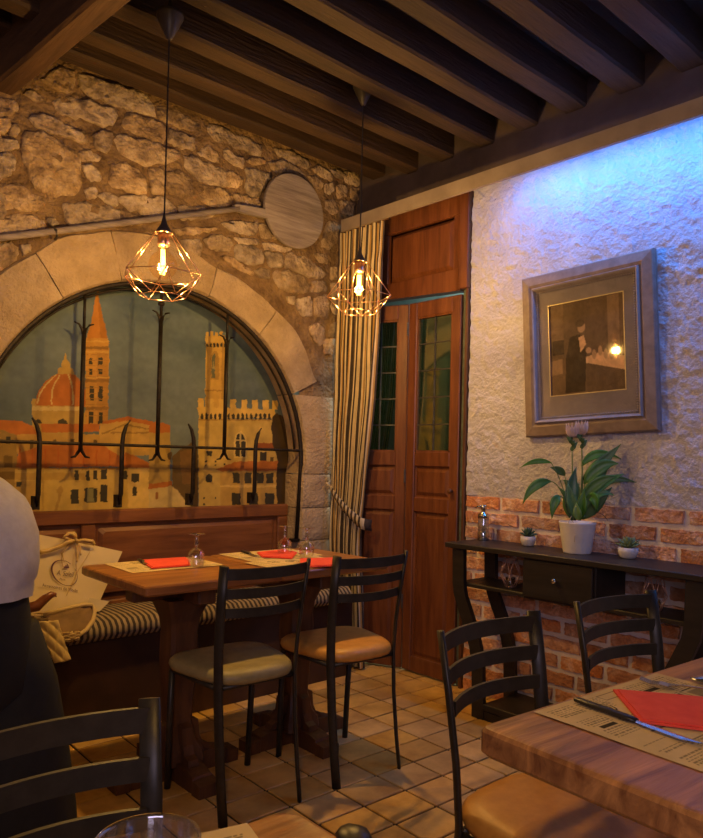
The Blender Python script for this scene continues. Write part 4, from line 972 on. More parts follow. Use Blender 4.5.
spoon_fork(onz(640, 683, zq), onz(703, 693, zq), zq, True, 'steel fork beside the red napkin on the worn table', STEEL)
spoon_fork(onz(690, 680, zq), onz(730, 687, zq), zq, False, 'steel spoon lying past the fork on the worn table', STEEL)
# near table
M3 = bpy.data.objects.new('placemat', mat_mesh(.33, .24)); COL.objects.link(M3)
mc = off(.497, .700, math.radians(-14), -.165, -.12); M3.location = (mc[0]-.01, mc[1]-.0, TZ+.0005); M3.rotation_euler = (0, 0, math.radians(-14)); tag(M3, 'newsprint placemat beside the drinking glass on the near table', 'placemat', 'newsprint placemats')
def tumbler(x, y, z, r, h, label):
    t = MB(); t.lathe([(r*.72, 0), (r*.80, .01), (r, h*.98), (r, h), (r*.955, h), (r*.94, h*.97), (r*.76, .018), (.001, .015)], (x, y, z), 40, caps=(True, True))
    return tag(t.build('drinking_glass', GLASS, smooth=True), label, 'glass')
g1 = atdepth(148, 846, .555); tumbler(g1[0], g1[1], TZ+.002, .040, g1[2]-TZ-.002+.006, 'clear drinking glass at the chair with the wide slatted back')
spoon_fork(onz(349, 826, TZ+.0025), onz(371, 885, TZ+.0025), TZ+.001, False, 'dark spoon lying at the rounded corner of the near table', BLKPL, .16)
g3 = atdepth(431, 868, .50); tumbler(g3[0], g3[1], TZ+.002, .040, g3[2]-TZ-.002, 'clear drinking glass near the rounded table corner by the dark spoon')

# ------------------------------------------------------------------ console table
cs = thing('console_table', (2.84, 1.67, 0), 'black console table with curved legs, drawer and open shelves by the brick wall', 'console table')
XF, XB = 2.70, 2.970; CT = .79
MB().bevbox(2.685, XB+.006, 1.030, 2.275, CT-.024, CT, .003).build('table_top', BLACKW, cs, world=True)
def cleg(xa, y0, sgn):
    # S shaped leg: drops, sweeps in under the shelf, then runs to the floor
    T = [(CT-.024, 0, .066), (.60, .004, .066), (.55, .012, .068), (.47, .045, .072), (.40, .080, .070), (.32, .110, .066), (.25, .125, .064), (.15, .130, .064), (.0, .133, .066)]
    MB().loft([[(xa, y0-sgn*o, z), (xa+.024, y0-sgn*o, z), (xa+.024, y0-sgn*(o+wd), z), (xa, y0-sgn*(o+wd), z)] for z, o, wd in T], True, True).build('leg', BLACKW, cs, world=True, autosm=.6)
for xa in (XF, XB-.024):
    cleg(xa, 2.238, 1); cleg(xa, 1.075, -1)
MB().bevbox(XF+.01, XB-.012, 1.50+.0, 1.845, .588, CT-.0245, .003).build('drawer_box', BLACKW, cs, world=True)
dr = MB().bevbox(XF-.006, XF+.010, 1.508, 1.838, .600, CT-.032, .003).build('drawer_front', BLACKW, cs, world=True)
q = MB().lathe([(.004, 0), (.004, .008), (.011, .014), (.012, .02), (.007, .026)], n=14); kp = onx(556, 581, XF-.006)
q.v = [(XF-.006-z, kp[1]+x, kp[2]+y) for x, y, z in q.v]; q.build('knob', CHROME, dr, world=True, smooth=True)
MB().bevbox(XF+.024, XB-.024, 1.09, 1.499, .588, .606, .003).build('shelf', BLACKW, cs, world=True)
MB().bevbox(XF+.024, XB-.024, 1.846, 2.225, .588, .606, .003).build('shelf', BLACKW, cs, world=True)
MB().bevbox(XF+.002, XB-.002, 1.27, 2.045, .045, .075, .003).build('base_shelf', BLACKW, cs, world=True)
MB().bevbox(XF+.004, XF+.022, 1.27, 2.045, .0, .045, .003).build('plinth', BLACKW, cs, world=True)

# things on the console
sp = thing('soap_dispenser', (2.905, 2.215, CT), 'clear glass soap dispenser with chrome pump at the end of the console', 'soap dispenser')
MB().lathe([(.027, .001), (.028, .004), (.028, .042), (.027, .044)], n=24).build('metal_base', CHROME, sp, smooth=True)
MB().lathe([(.027, .044), (.027, .108), (.025, .114)], n=24, caps=(False, False)).build('glass_body', GLASS, sp, smooth=True)
_m, _N, _L, _b = nodes_of('liquid_soap'); _b.inputs['Base Color'].default_value = (.62, .50, .44, 1); _b.inputs['Alpha'].default_value = .5; _b.inputs['Roughness'].default_value = .2
MB().lathe([(.0255, .045), (.0255, .106)], n=24).build('liquid_soap', _m, sp, smooth=True)
MB().lathe([(.004, .05), (.004, .112)], n=8).build('dip_tube', STEEL, sp, smooth=True)
MB().lathe([(.028, .113), (.028, .128), (.012, .133), (.011, .150), (.015, .153), (.015, .172), (.010, .176)], n=20).build('pump_head', CHROME, sp, smooth=True)
MB().tube([(0, .010, .166), (-.012, .030, .166), (-.014, .038, .160)], .0045, 8).build('spout', CHROME, sp, smooth=True)
def succulent(x, y, k, m, label):
    s_ = thing('succulent_pot', (x, y, CT), label, 'plant', group='small succulents on the console')
    MB().lathe([(.022*k, .001), (.030*k, .006), (.038*k, .028), (.037*k, .046), (.033*k, .046), (.032*k, .038)], n=24).build('pot', STONEP, s_, smooth=True)
    MB().lathe([(.033*k, .036), (.033*k, .041)], n=16).build('soil', SOIL, s_)
    q = MB(); rr = random.Random(int(x*1000)+int(y*777))
    for lay, (n, tilt, L) in enumerate(((10, 22, .050), (9, 42, .050), (7, 62, .048), (4, 80, .045))):
        for i in range(n):
            a = 2*math.pi*i/n+lay*.4+rr.uniform(-.1, .1); t = math.radians(tilt+rr.uniform(-6, 6)); L2 = L*k*rr.uniform(.9, 1.1)
            d = Vector((math.cos(a)*math.cos(t), math.sin(a)*math.cos(t), math.sin(t))); sd_ = Vector((-math.sin(a), math.cos(a), 0)); up = d.cross(sd_)
            b = Vector((0, 0, .044)); 
            q.loft([[tuple(b+d*(L2*u)+sd_*(w_*k*c_)+up*(th_*k*s2)) for c_, s2 in ((-1, 0), (0, -1), (1, 0), (0, 1))] for u, w_, th_ in ((0, .004, .003), (.45, .0085, .004), (.8, .006, .003), (1, .0006, .0006))], True, True)
    q.build('rosette', m, s_, smooth=True); return s_
succulent(2.905, 1.955, .95, SUCC1, 'dark green succulent in small white pot beside the soap dispenser')
succulent(2.900, 1.463, 1.08, SUCC2, 'pale green succulent in small white pot above the open shelf')
# large plant
PC = np.array([2.872, 1.682, CT])
pl = thing('potted_plant', tuple(PC), 'leafy green plant with two pale pink flowers in a ribbed white pot', 'plant')
q = MB(); n = 64; prof = [(.057, .001), (.059, .006), (.077, .125), (.079, .130), (.079, .136), (.073, .136), (.070, .118)]
q.loft([[(r*(1+(.012 if .0 < z < .124 and i % 4 < 2 else 0))*math.cos(2*math.pi*i/n), r*(1+(.012 if z < .124 and i % 4 < 2 else 0))*math.sin(2*math.pi*i/n), z) for i in range(n)] for r, z in prof], True, True)
q.build('flower_pot', WHITEP, pl, smooth=True)
MB().lathe([(.072, .105), (.072, .118), (.001, .124)], n=24, caps=(True, True)).build('soil', SOIL, pl, smooth=True)
DPL = float(((PC-CAMP) @ RW)[2])
def cp3(x, y, dd):
    dd -= max(0, x-380)/190*.07
    return Vector(atdepth(500+x/4.19, 400+y/4.19, DPL+dd))-Vector(PC)
viewd = Vector(ray(600, 480)).normalized()
def bez(a, b, c, t): return a*(1-t)**2+b*(2*t*(1-t))+c*t*t
def leafp(a, b, c, wpx, d0, d1, m=LEAF, tilt=0.0, par=None, nm='leaf'):
    A, B, Cc = cp3(*a, d0), cp3(*b, (d0+d1)/2-.01), cp3(*c, d1); n = 10; v = []; W = wpx/4.19/FPX*DPL/2
    for i in range(n+1):
        t = i/n; p = bez(A, B, Cc, t); d = (bez(A, B, Cc, min(1, t+.02))-bez(A, B, Cc, max(0, t-.02))).normalized()
        s_ = d.cross(viewd).normalized(); s_ = (s_*math.cos(tilt)+d.cross(s_)*math.sin(tilt)).normalized(); nn = d.cross(s_).normalized()
        w_ = W*max(.03, math.sin(math.pi*min(1, (t*.97+.02)**.8))**1.15)
        for u in (-1, -.5, 0, .5, 1): v.append(tuple(p+s_*(w_*u)+nn*(w_*.35*abs(u)-.0)))
    f = [(i*5+j, i*5+j+1, (i+1)*5+j+1, (i+1)*5+j) for i in range(n) for j in range(4)]
    q = MB(); q.add(v, f); o = q.build(nm, m, par or pl, smooth=True); sm = o.modifiers.new('thick', 'SOLIDIFY'); sm.thickness = .0011; return o
def stemp(pts, r=.0022, m=STEMG, d=0, nm='stem'):
    P = [cp3(x, y, d*k/(len(pts)-1)) for k, (x, y) in enumerate(pts)]; PP = []
    if len(P) == 3: PP = [bez(P[0], P[1], P[2], t/8) for t in range(9)]
    else: PP = P
    return MB().tube([tuple(p) for p in PP], r, 6).build(nm, m, pl, smooth=True)
for s_, b_ in (([(300,505),(262,330),(215,264)], ((217,264),(150,240),(84,284), 24, -.05, -.02)), ([(305,505),(262,350),(212,340)], ((214,341),(135,335),(95,437), 42, -.06, -.05)),
               ([(310,505),(280,410),(250,402)], ((252,402),(222,415),(217,500), 40, -.05, -.06)), ([(315,500),(290,380),(272,320)], ((272,318),(250,285),(208,283), 34, -.03, -.03)),
               ([(330,500),(340,380),(345,275)], ((342,278),(395,190),(508,247), 40, .0, .01)), ([(335,500),(335,400),(350,330)], ((345,335),(420,270),(508,184), 52, .0, .0)),
               ([(340,500),(350,420),(355,350)], ((352,352),(420,250),(498,268), 60, -.03, -.02)), ([(345,500),(360,440),(380,385)], ((372,392),(440,300),(572,346), 44, -.02, .0)),
               ([(340,500),(345,450),(350,415)], ((345,420),(400,325),(492,322), 56, -.05, -.05)), ([(350,500),(360,430),(375,405)], ((374,404),(402,395),(404,470), 46, -.06, -.07))):
    stemp(s_, d=b_[4]); leafp(b_[0], b_[1], b_[2], b_[3]*.95, b_[4], b_[5])
for a, b, c, w_, d0, d1 in (((300,505),(285,380),(320,280), 58, -.02, -.01), ((322,500),(300,430),(285,350), 50, -.04, -.05), ((330,505),(345,440),(352,370), 46, -.05, -.06), ((345,500),(375,430),(385,350), 46, .01, .02),
                            ((315,505),(318,430),(330,345), 50, .03, .03), ((300,500),(275,420),(290,350), 44, .02, .02), ((330,505),(322,470),(320,430), 36, -.07, -.07), ((345,500),(400,430),(470,365), 58, .0, -.02), ((335,505),(375,360),(440,300), 48, .01, .02), ((320,500),(300,340),(262,335), 44, .03, .03), ((340,470),(400,360),(480,400), 40, -.03, -.03), ((345,440),(420,300),(470,235), 46, .0, .0), ((350,430),(440,330),(520,310), 40, -.02, -.02), ((330,480),(300,420),(240,360), 34, -.02, -.02), ((335,480),(360,400),(400,345), 44, -.05, -.05)):
    leafp(a, b, c, w_, d0, d1, tilt=random.uniform(-.35, .35))
stemp([(355,500),(410,440),(452,505)], .0016, SOIL, -.04, 'root'); stemp([(300,500),(315,520),(312,595)], .0016, CREAM, -.075, 'root'); stemp([(310,470),(290,500),(285,520)], .0018, CREAM, -.07, 'root')
for (sx_, sy_, bt, ft, fw) in ((302, 215, 150, 100, 42), (343, 205, 140, 88, 42)):
    st_ = stemp([(sx_+4, 480), (sx_+2, 350), (sx_, sy_)], .003)
    for k in range(7):
        a = k*.9; xo = 17*math.sin(a)
        leafp((sx_, sy_-k*8), (sx_+xo*.6, sy_-10-k*8), (sx_+xo*1.5, sy_-26-k*7), 16, .006*math.cos(a), .018*math.cos(a), BRACT, nm='bract')
    for k in range(10):
        a = 2*math.pi*k/10; xo, dd = math.sin(a), math.cos(a)
        leafp((sx_+xo*6, bt+6), (sx_+xo*fw*.50, bt-15), (sx_+xo*fw*.62, ft+6*dd), 17, dd*.004, dd*.022, PETAL, nm='petal')
# geometric wire candle holders
def wire_holder(x, y, z, k, label):
    o = thing('wire_candle_holder', (x, y, z), label, 'candle holder', group='copper wire candle holders in the console')
    q = MB(); n = 6; r = .0019
    lv = [(.024*k, .004, 0), (.050*k, .062*k, .5), (.030*k, .128*k, 0)]
    R3 = [[(rr_*math.cos(2*math.pi*(i+o_)/n), rr_*math.sin(2*math.pi*(i+o_)/n), z_) for i in range(n)] for rr_, z_, o_ in lv]
    for i in range(n):
        j = (i+1) % n
        for A, B in ((R3[0][i], R3[0][j]), (R3[2][i], R3[2][j]), (R3[0][i], R3[1][i]), (R3[0][j], R3[1][i]), (R3[1][i], R3[2][i]), (R3[1][i], R3[2][j])): q.tube([A, B], r, 6)
    q.build('wire_frame', ROSE, o, smooth=True)
    MB().lathe([(.020, .004), (.023, .006), (.023, .045), (.021, .045), (.020, .010)], n=18).build('glass_cup', GLASS, o, smooth=True)
    return o
wire_holder(2.80, 1.975, .606, 1.0, 'copper wire candle holder on the shelf under the soap dispenser end')
wire_holder(2.83, 1.315, .606, 1.02, 'copper wire candle holder on the shelf behind the chair back')

# ------------------------------------------------------------------ framed picture
pw_, ph_ = .650, .765; pcx = XW-.034
pic = thing('framed_picture', (pcx, 1.690, 1.3120), 'sepia print with wide grey mount in a dark wooden frame on the plaster wall', 'picture')
pic.rotation_euler = (math.radians(-2.2), math.radians(-1.2), 0)
def fr_ring(o0, o1, xa, xb, nm, m, par, prof=None):
    # mitred frame from outline inset o0 to inset o1 (metres from the outer edge); each side its own mesh
    y0, y1, z0, z1 = -pw_/2, pw_/2, 0, ph_
    prof = prof or [(0, 0), (0, 1), (1, 1), (1, 0)]
    def cor(i): return [(y0+i, z0+i), (y1-i, z0+i), (y1-i, z1-i), (y0+i, z1-i)]
    for k in range(4):
        R0 = [(xa+(xb-xa)*h, *cor(o0+(o1-o0)*t)[k]) for t, h in prof]; R1 = [(xa+(xb-xa)*h, *cor(o0+(o1-o0)*t)[(k+1) % 4]) for t, h in prof]
        MB().loft([R0, R1], True, True).build(nm, m, par)
fr_ring(0, .062, .030, -.012, 'frame_side', FRAMEW, pic, [(0, 0), (0, .6), (.1, .8), (.75, 1.0), (1, .75), (1, 0)])
fr_ring(.060, .082, .028, -.020, 'moulding', FRAME2, pic, [(0, 0), (0, .7), (.3, 1), (.6, .9), (1, .45), (1, 0)])
bd = MB()
for k in range(4):
    i = .087; C4 = [(-pw_/2+i, i), (pw_/2-i, i), (pw_/2-i, ph_-i), (-pw_/2+i, ph_-i)]; a, b = C4[k], C4[(k+1) % 4]
    L = math.hypot(b[0]-a[0], b[1]-a[1]); nb = int(L/.011)
    for j in range(nb):
        u = j/nb; y, z = a[0]+(b[0]-a[0])*u, a[1]+(b[1]-a[1])*u
        bd.lathe([(.0005, -.004), (.004, -.0015), (.004, .0015), (.0005, .004)], (-.002, y, z), 6)
bo = bd.build('bead_edge', FRAME2, pic, smooth=True); bo['kind'] = 'stuff'
MB().box(.016, .024, -pw_/2+.07, pw_/2-.07, .07, ph_-.07).build('back_board', MATB, pic)
# mount: four pieces round the print opening
oy0, oy1, oz0, oz1 = -.182, .184, .188, .608
for a, b, c, d in ((-pw_/2+.082, pw_/2-.082, .082, oz0), (-pw_/2+.082, pw_/2-.082, oz1, ph_-.082), (-pw_/2+.082, oy0, oz0, oz1), (oy1, pw_/2-.082, oz0, oz1)): MB().box(.008, .0155, a, b, c, d).build('mount_side', MATB, pic)
for a, b, c, d in ((oy0-.004, oy1+.004, oz0-.004, oz0), (oy0-.004, oy1+.004, oz1, oz1+.004), (oy0-.004, oy0, oz0, oz1), (oy1, oy1+.004, oz0, oz1)): MB().box(.006, .009, a, b, c, d).build('fillet', GOLDL, pic)
un, vn = 110, 126; UU, VV = np.meshgrid(np.linspace(0, 1, un), np.linspace(0, 1, vn))     # UU along +Y (left in view is high Y), VV up
SX = 1-UU; SY = 1-VV                                       # SX left to right, SY top to bottom as seen
ton = .055+.05*fbm(SX, SY, 5, 3)
def blob(cx_, cy_, rx, ry, val, soft=.25):
    global ton
    d2 = ((SX-cx_)/rx)**2+((SY-cy_)/ry)**2; k = np.clip((1+soft-d2)/soft, 0, 1); ton = ton*(1-k)+val*k
def quad(pl_, val):
    global ton
    ton = np.where(poly_mask(SX, SY, pl_), val*(.85+.3*fbm(SX, SY, 20, 7, 2)), ton)
quad([(0,0),(.2,0),(.2,.45),(0,.45)], .10); quad([(.78,0),(.93,0),(.93,.6),(.78,.62)], .14); quad([(.55,.1),(.76,.1),(.76,.6),(.55,.62)], .085)
quad([(0,.62),(.17,.60),(.17,.76),(0,.78)], .17); quad([(.03,.40),(.20,.40),(.20,.56),(.03,.56)], .03)
quad([(.48,.62),(.7,.58),(1,.66),(1,.80),(.75,.74),(.48,.68)], .40); quad([(.5,.68),(.75,.74),(1,.80),(1,1),(.5,1)], .075)
for x, y in ((.60, .60), (.68, .57), (.75, .61), (.82, .62), (.90, .60)): blob(x, y, .025, .05, .26)
quad([(.28,.38),(.42,.36),(.50,.55),(.47,.98),(.20,.98),(.22,.6)], .025); blob(.44, .29, .05, .055, .24); blob(.42, .245, .06, .04, .05); quad([(.40,.40),(.47,.38),(.50,.48),(.42,.56)], .36); blob(.53, .55, .035, .03, .3)
ton = np.clip(ton*(.8+.4*fbm(SX, SY, 30, 17, 3)), 0, 1)
ton = np.clip(ton*1.9, 0, 1); sep = np.stack([ton*1.0, ton*.62, ton*.33], -1)
me = painted_mesh('print', np.stack([np.full_like(UU, .0145), oy0-.002+(oy1-oy0+.004)*UU, oz0-.002+(oz1-oz0+.004)*VV], -1), sep, un, vn, SEPIA)
po = bpy.data.objects.new('print', me); COL.objects.link(po); po.parent = pic
MB().box(.0020, .0035, -pw_/2+.075, pw_/2-.075, .075, ph_-.075).build('cover_glass', PICG, pic)

# ------------------------------------------------------------------ paper bag, coat, leather strap on the bench
ZCU = .494
def bpt(x, y, Y): q = ony(x, y, Y); return Vector((float(q[0]), float(q[1]), float(q[2])))
bag = thing('paper_bag', (1.20, 3.08, ZCU), 'cream paper shopping bag with gold bow and round dark logo on the bench', 'bag')
def tilted(x, y): # front sheet of the bag: leans back, bottom nearer than the top
    r = Vector(ray(x, y)); n_ = Vector((.10, -.96, .26)).normalized(); p0 = Vector((1.20, 3.05, ZCU+.06)); t = n_.dot(p0-Vector(CAMP))/n_.dot(r); return Vector(CAMP)+r*t
FQ = [tilted(16, 616), tilted(97, 607), tilted(122.5, 551.5), tilted(20, 531)]
n_ = (FQ[1]-FQ[0]).cross(FQ[3]-FQ[0]).normalized(); n_ = n_ if n_.y < 0 else -n_
back = [p-n_*.085 for p in FQ]
q = MB(); nb = 10; v = []
def bil(Q, u, w_): return Q[0]*(1-u)*(1-w_)+Q[1]*u*(1-w_)+Q[2]*u*w_+Q[3]*(1-u)*w_
q.grid(lambda u, w_: tuple(bil(FQ, u, w_)+n_*(.012*math.sin(math.pi*u)*(1-w_*.3)+.004*nz((u*4, w_*4, 2)))), nb, nb)
q.build('front_sheet', BAGM, bag, world=True, smooth=True)
MB().grid(lambda u, w_: tuple(bil(back, u, w_)+n_*(.05*w_)), nb, nb).build('back_sheet', BAGIN, bag, world=True, smooth=True)
for a, b in ((1, 2), (0, 3)):
    def gus(u, w_, a=a, b=b):
        f_ = FQ[a]*(1-w_)+FQ[b]*w_; k_ = back[a]*(1-w_)+back[b]*w_+n_*(.05*w_); side = (FQ[1]-FQ[0]).normalized()*(1 if a == 1 else -1)
        return tuple(f_*(1-u)+k_*u-side*(.03*math.sin(math.pi*u)*w_))
    MB().grid(gus, 6, 8).build('gusset', BAGIN, bag, world=True)
MB().add([FQ[0], FQ[1], back[1], back[0]], [(0, 1, 2, 3)]).build('base', BAGIN, bag, world=True)
MB().grid(lambda u, w_: tuple((tilted(88, 598)*(1-u)+tilted(107, 602)*u)*(1-w_)+(tilted(83, 612)*(1-u)+tilted(97, 612)*u)*w_+n_*(.012+.01*u)), 4, 4).build('corner_fold', BAGIN, bag, world=True)
def onbag(x, y, h=.018): return tilted(x, y)+n_*h
def ribbon(pts, wd, nm='bow_loop', h=.022, par=bag):
    P = [onbag(x, y, h+dh) for x, y, dh in pts]; q = MB(); v = []
    PP = []
    for i in range(len(P)-1):
        for k in range(4): PP.append(P[i].lerp(P[i+1], k/4))
    PP.append(P[-1])
    for i, p in enumerate(PP):
        d = (PP[min(i+1, len(PP)-1)]-PP[max(i-1, 0)]).normalized(); s_ = d.cross(n_).normalized()
        for u in (-.5, .5): v.append(tuple(p+s_*(wd*.75*u)+n_*(.004*math.sin(i*1.3)*u)))
    q.add(v, [(i*2, i*2+1, i*2+3, i*2+2) for i in range(len(PP)-1)]); o = q.build(nm, RIBBON, par, world=True, smooth=True)
    m_ = o.modifiers.new('thick', 'SOLIDIFY'); m_.thickness = .001; return o
def b9(x, y, dh=0): return (35+x/8.79, 530+y/8.79, dh)
ribbon([b9(335,105), b9(270,110,.015), b9(200,150,.012), b9(110,185,.006), b9(20,205)], .022)
ribbon([b9(335,105), b9(310,60,.018), b9(265,42,.016), b9(215,78,.012), b9(300,95,.004)], .014)
ribbon([b9(335,105), b9(330,70,.012), b9(310,38,.014), b9(250,42,.01)], .016)
ribbon([b9(335,105), b9(400,100,.014), b9(470,108,.014), b9(498,140,.008)], .018)
ribbon([b9(335,105), b9(420,128,.010), b9(492,138,.006)], .012)
ribbon([b9(330,110), b9(345,170,.004), b9(350,220,.003), b9(345,290,.002)], .013, 'bow_tail')
ribbon([b9(345,110), b9(372,160,.004), b9(378,230,.002)], .010, 'bow_tail')
ribbon([b9(325,112), b9(250,165,.004), b9(215,215,.003), b9(235,290,.002)], .007, 'bow_tail')
MB().lathe([(.001, -.008), (.008, -.004), (.009, .003), (.001, .008)], tuple(onbag(*b9(335,105)[:2], .034)), 10).build('bow_knot', RIBBON, bag, world=True, smooth=True)
def cordline(pts): MB().tube([tuple(onbag(*b9(x, y)[:2], .016)) for x, y in pts], .0012, 5).build('string_handle', RIBBON, bag, world=True)
cordline([(470,190),(430,260),(370,350),(300,490)]); cordline([(215,200),(225,300),(235,350)]); cordline([(345,300),(350,360),(330,450),(260,580)])
# ring logo
q = MB(); v = []; N_ = 48; cc = onbag(35+248/8.79, 530+382/8.79, .0155); ex = (onbag(35+348/8.79, 530+400/8.79, .0155)-cc); ey = (onbag(35+235/8.79, 530+275/8.79, .0155)-cc)
for i in range(N_+1):
    a = .95+2*math.pi*i/N_*.93; tk = .045+.10*max(0, -math.cos(a))**2
    for r in (1.0, 1.0+tk): v.append(tuple(cc+ex*(1.05*r*math.cos(a))+ey*(r*math.sin(a))))
q.add(v, [(i*2, i*2+1, i*2+3, i*2+2) for i in range(N_)]); q.build('logo_ring', LOGO, bag, world=True)
q = MB()
for x0, x1, y0, y1 in ((238,285,325,338),(252,262,312,326),(264,272,300,326),(274,282,314,326)): q.add([tuple(onbag(35+x/8.79, 530+y/8.79, .0155)) for x, y in ((x0, y0), (x1, y0+4), (x1, y1+4), (x0, y1))], [(0, 1, 2, 3)])
q.build('logo_crown', LOGO, bag, world=True)
def text_on(txt, x0, y0, x1, y1, hpx, nm, shear=0):
    cu_ = bpy.data.curves.new(nm, 'FONT'); cu_.body = txt; cu_.shear = shear; t = bpy.data.objects.new(nm, cu_); COL.objects.link(t)
    dg = bpy.context.evaluated_depsgraph_get(); me = bpy.data.meshes.new_from_object(t.evaluated_get(dg)); bpy.data.objects.remove(t); bpy.data.curves.remove(cu_)
    co = np.array([vv.co for vv in me.vertices]); wx = co[:, 0].max()-co[:, 0].min(); mnx = co[:, 0].min()
    O_ = bag.location
    for vv in me.vertices:
        u = (vv.co.x-mnx)/wx; px_, py_ = x0+(x1-x0)*u, y0+(y1-y0)*u-vv.co.y*hpx
        vv.co = onbag(px_, py_, .0155)-O_
    me.materials.append(LOGO); o = bpy.data.objects.new(nm, me); COL.objects.link(o); o.parent = bag; return o
text_on('A. Soleil', 35+175/8.79, 530+398/8.79, 35+328/8.79, 530+418/8.79, 7.2, 'logo_text', .35)
text_on('Paris', 35+200/8.79, 530+444/8.79, 35+252/8.79, 530+450/8.79, 3.2, 'logo_text', .3)
text_on('Accessoires de Mode', 35+48/8.79, 530+500/8.79, 35+360/8.79, 530+552/8.79, 4.6, 'logo_text')
# quilted coat lying over the front of the cushion
coat = thing('quilted_coat', (1.05, 2.9, ZCU), 'beige quilted coat lying over the edge of the striped cushion', 'coat')
def c6(x, y): return (20+x/5.59, 530+y/5.59)
def cpt(x, y, Y): px_, py_ = c6(x, y); return bpt(px_, py_, Y)
top = [cpt(60,510,2.99), cpt(130,490,2.97), cpt(250,455,2.95), cpt(350,430,2.95), cpt(400,432,2.96), cpt(415,470,2.95), cpt(405,520,2.92), cpt(370,570,2.89), cpt(320,605,2.875), cpt(262,632,2.865), cpt(230,600,2.868), cpt(180,560,2.88), cpt(110,560,2.90), cpt(60,560,2.93)]
cc = sum(top, Vector())/len(top)
q = MB(); rings = [[tuple(p+Vector((0, .012, -.012))) for p in top], [tuple(p) for p in top], [tuple(p.lerp(cc, .12)+Vector((0, -.006, .014))) for p in top], [tuple(p.lerp(cc, .5)+Vector((0, -.002, .010+.006*nz(p*30)))) for p in top]]
q.loft(rings, True, True); q.build('body', COATL, coat, world=True, smooth=True)
MB().tube([tuple(p+Vector((0, -.004, .010))) for p in top[1:10]], .009, 8).build('edge_binding', COATM, coat, world=True, smooth=True)
def quilt(poly, Y0, Y1, nm):
    # padded sheet between two edge lines (left line, right line), hanging down the cushion front
    (l0, l1, r0, r1) = poly; q = MB()
    def fn(u, w_):
        y = Y0+(Y1-Y0)*w_; a = cpt(l0[0]+(l1[0]-l0[0])*w_, l0[1]+(l1[1]-l0[1])*w_, y); b = cpt(r0[0]+(r1[0]-r0[0])*w_, r0[1]+(r1[1]-r0[1])*w_, y)
        p = a.lerp(b, u); k = abs(math.sin(math.pi*(u*1.6+w_*2.2)))*abs(math.sin(math.pi*(u*1.6-w_*2.2+.2))); return tuple(p+Vector((0, -.010*k**.5-.008*math.sin(math.pi*u), .004*k)))
    q.grid(fn, 22, 34); o = q.build(nm, COATM, coat, world=True, smooth=True); m_ = o.modifiers.new('thick', 'SOLIDIFY'); m_.thickness = .010; m_.offset = -1; return o
quilt(((95, 512), (190, 745), (210, 505), (282, 725)), 2.875, 2.850, 'sleeve')
quilt(((225, 575), (235, 620), (335, 570), (330, 605)), 2.868, 2.862, 'cuff_fold')
quilt(((40, 470), (110, 505), (330, 430), (390, 440)), 2.990, 2.965, 'collar')
sb = thing('leather_strap', tuple(bpt(50, 596, 2.93)), 'brown leather bag handle with two metal studs lying on the coat', 'strap')
q = MB(); P = [cpt(30, 440, 2.93), cpt(95, 425, 2.93), cpt(140, 385, 2.925), cpt(178, 360, 2.92), cpt(200, 362, 2.92)]
q.tube([tuple(p) for p in P], [.020, .022, .018, .014, .008], 10); q.build('handle', LEATHER, sb, world=True, smooth=True)
for x, y in ((150, 362), (202, 372)): MB().lathe([(.0005, -.003), (.003, 0), (.0005, .003)], tuple(cpt(x, y, 2.902)), 8).build('stud', CHROME, sb, world=True, smooth=True)

# ------------------------------------------------------------------ person bending over the bench
PB = Vector((.462, 1.86, 0))
per = thing('person', tuple(PB), 'person in a grey sweater and black trousers, seen from behind, bending over the bench', 'person')
fw = Vector((-.05, .998, 0)).normalized(); rt = Vector((fw.y, -fw.x, 0)); up = Vector((0, 0, 1))
def L3(r, f_, u): return rt*r+fw*f_+up*u
def skin_obj(name, J, E, m, root, sub=2, parent=per):
    me = bpy.data.meshes.new(name); keys = list(J); ix = {k: i for i, k in enumerate(keys)}
    me.from_pydata([tuple(J[k][0]) for k in keys], [(ix[a], ix[b]) for a, b in E], []); me.update()
    o = bpy.data.objects.new(name, me); COL.objects.link(o); o.parent = parent
    me.materials.append(m)
    sk = o.modifiers.new('skin', 'SKIN'); sk.use_smooth_shade = True
    for k in keys:
        sv = me.skin_vertices[0].data[ix[k]]; r = J[k][1]; sv.radius = r if isinstance(r, tuple) else (r, r); sv.use_root = (k == root)
    ss = o.modifiers.new('sub', 'SUBSURF'); ss.levels = sub; ss.render_levels = sub
    return o
J = {'pel': (L3(0, 0, .86), (.145, .115)), 'waist': (L3(0, .10, .985), (.125, .10)), 'chest': (L3(0, .30, 1.075), (.150, .115)), 'upch': (L3(0, .42, 1.10), (.13, .10)), 'neck': (L3(0, .52, 1.115), .055), 'neck2': (L3(0, .575, 1.13), .052)}
E_ = [('pel', 'waist'), ('waist', 'chest'), ('chest', 'upch'), ('upch', 'neck'), ('neck', 'neck2')]
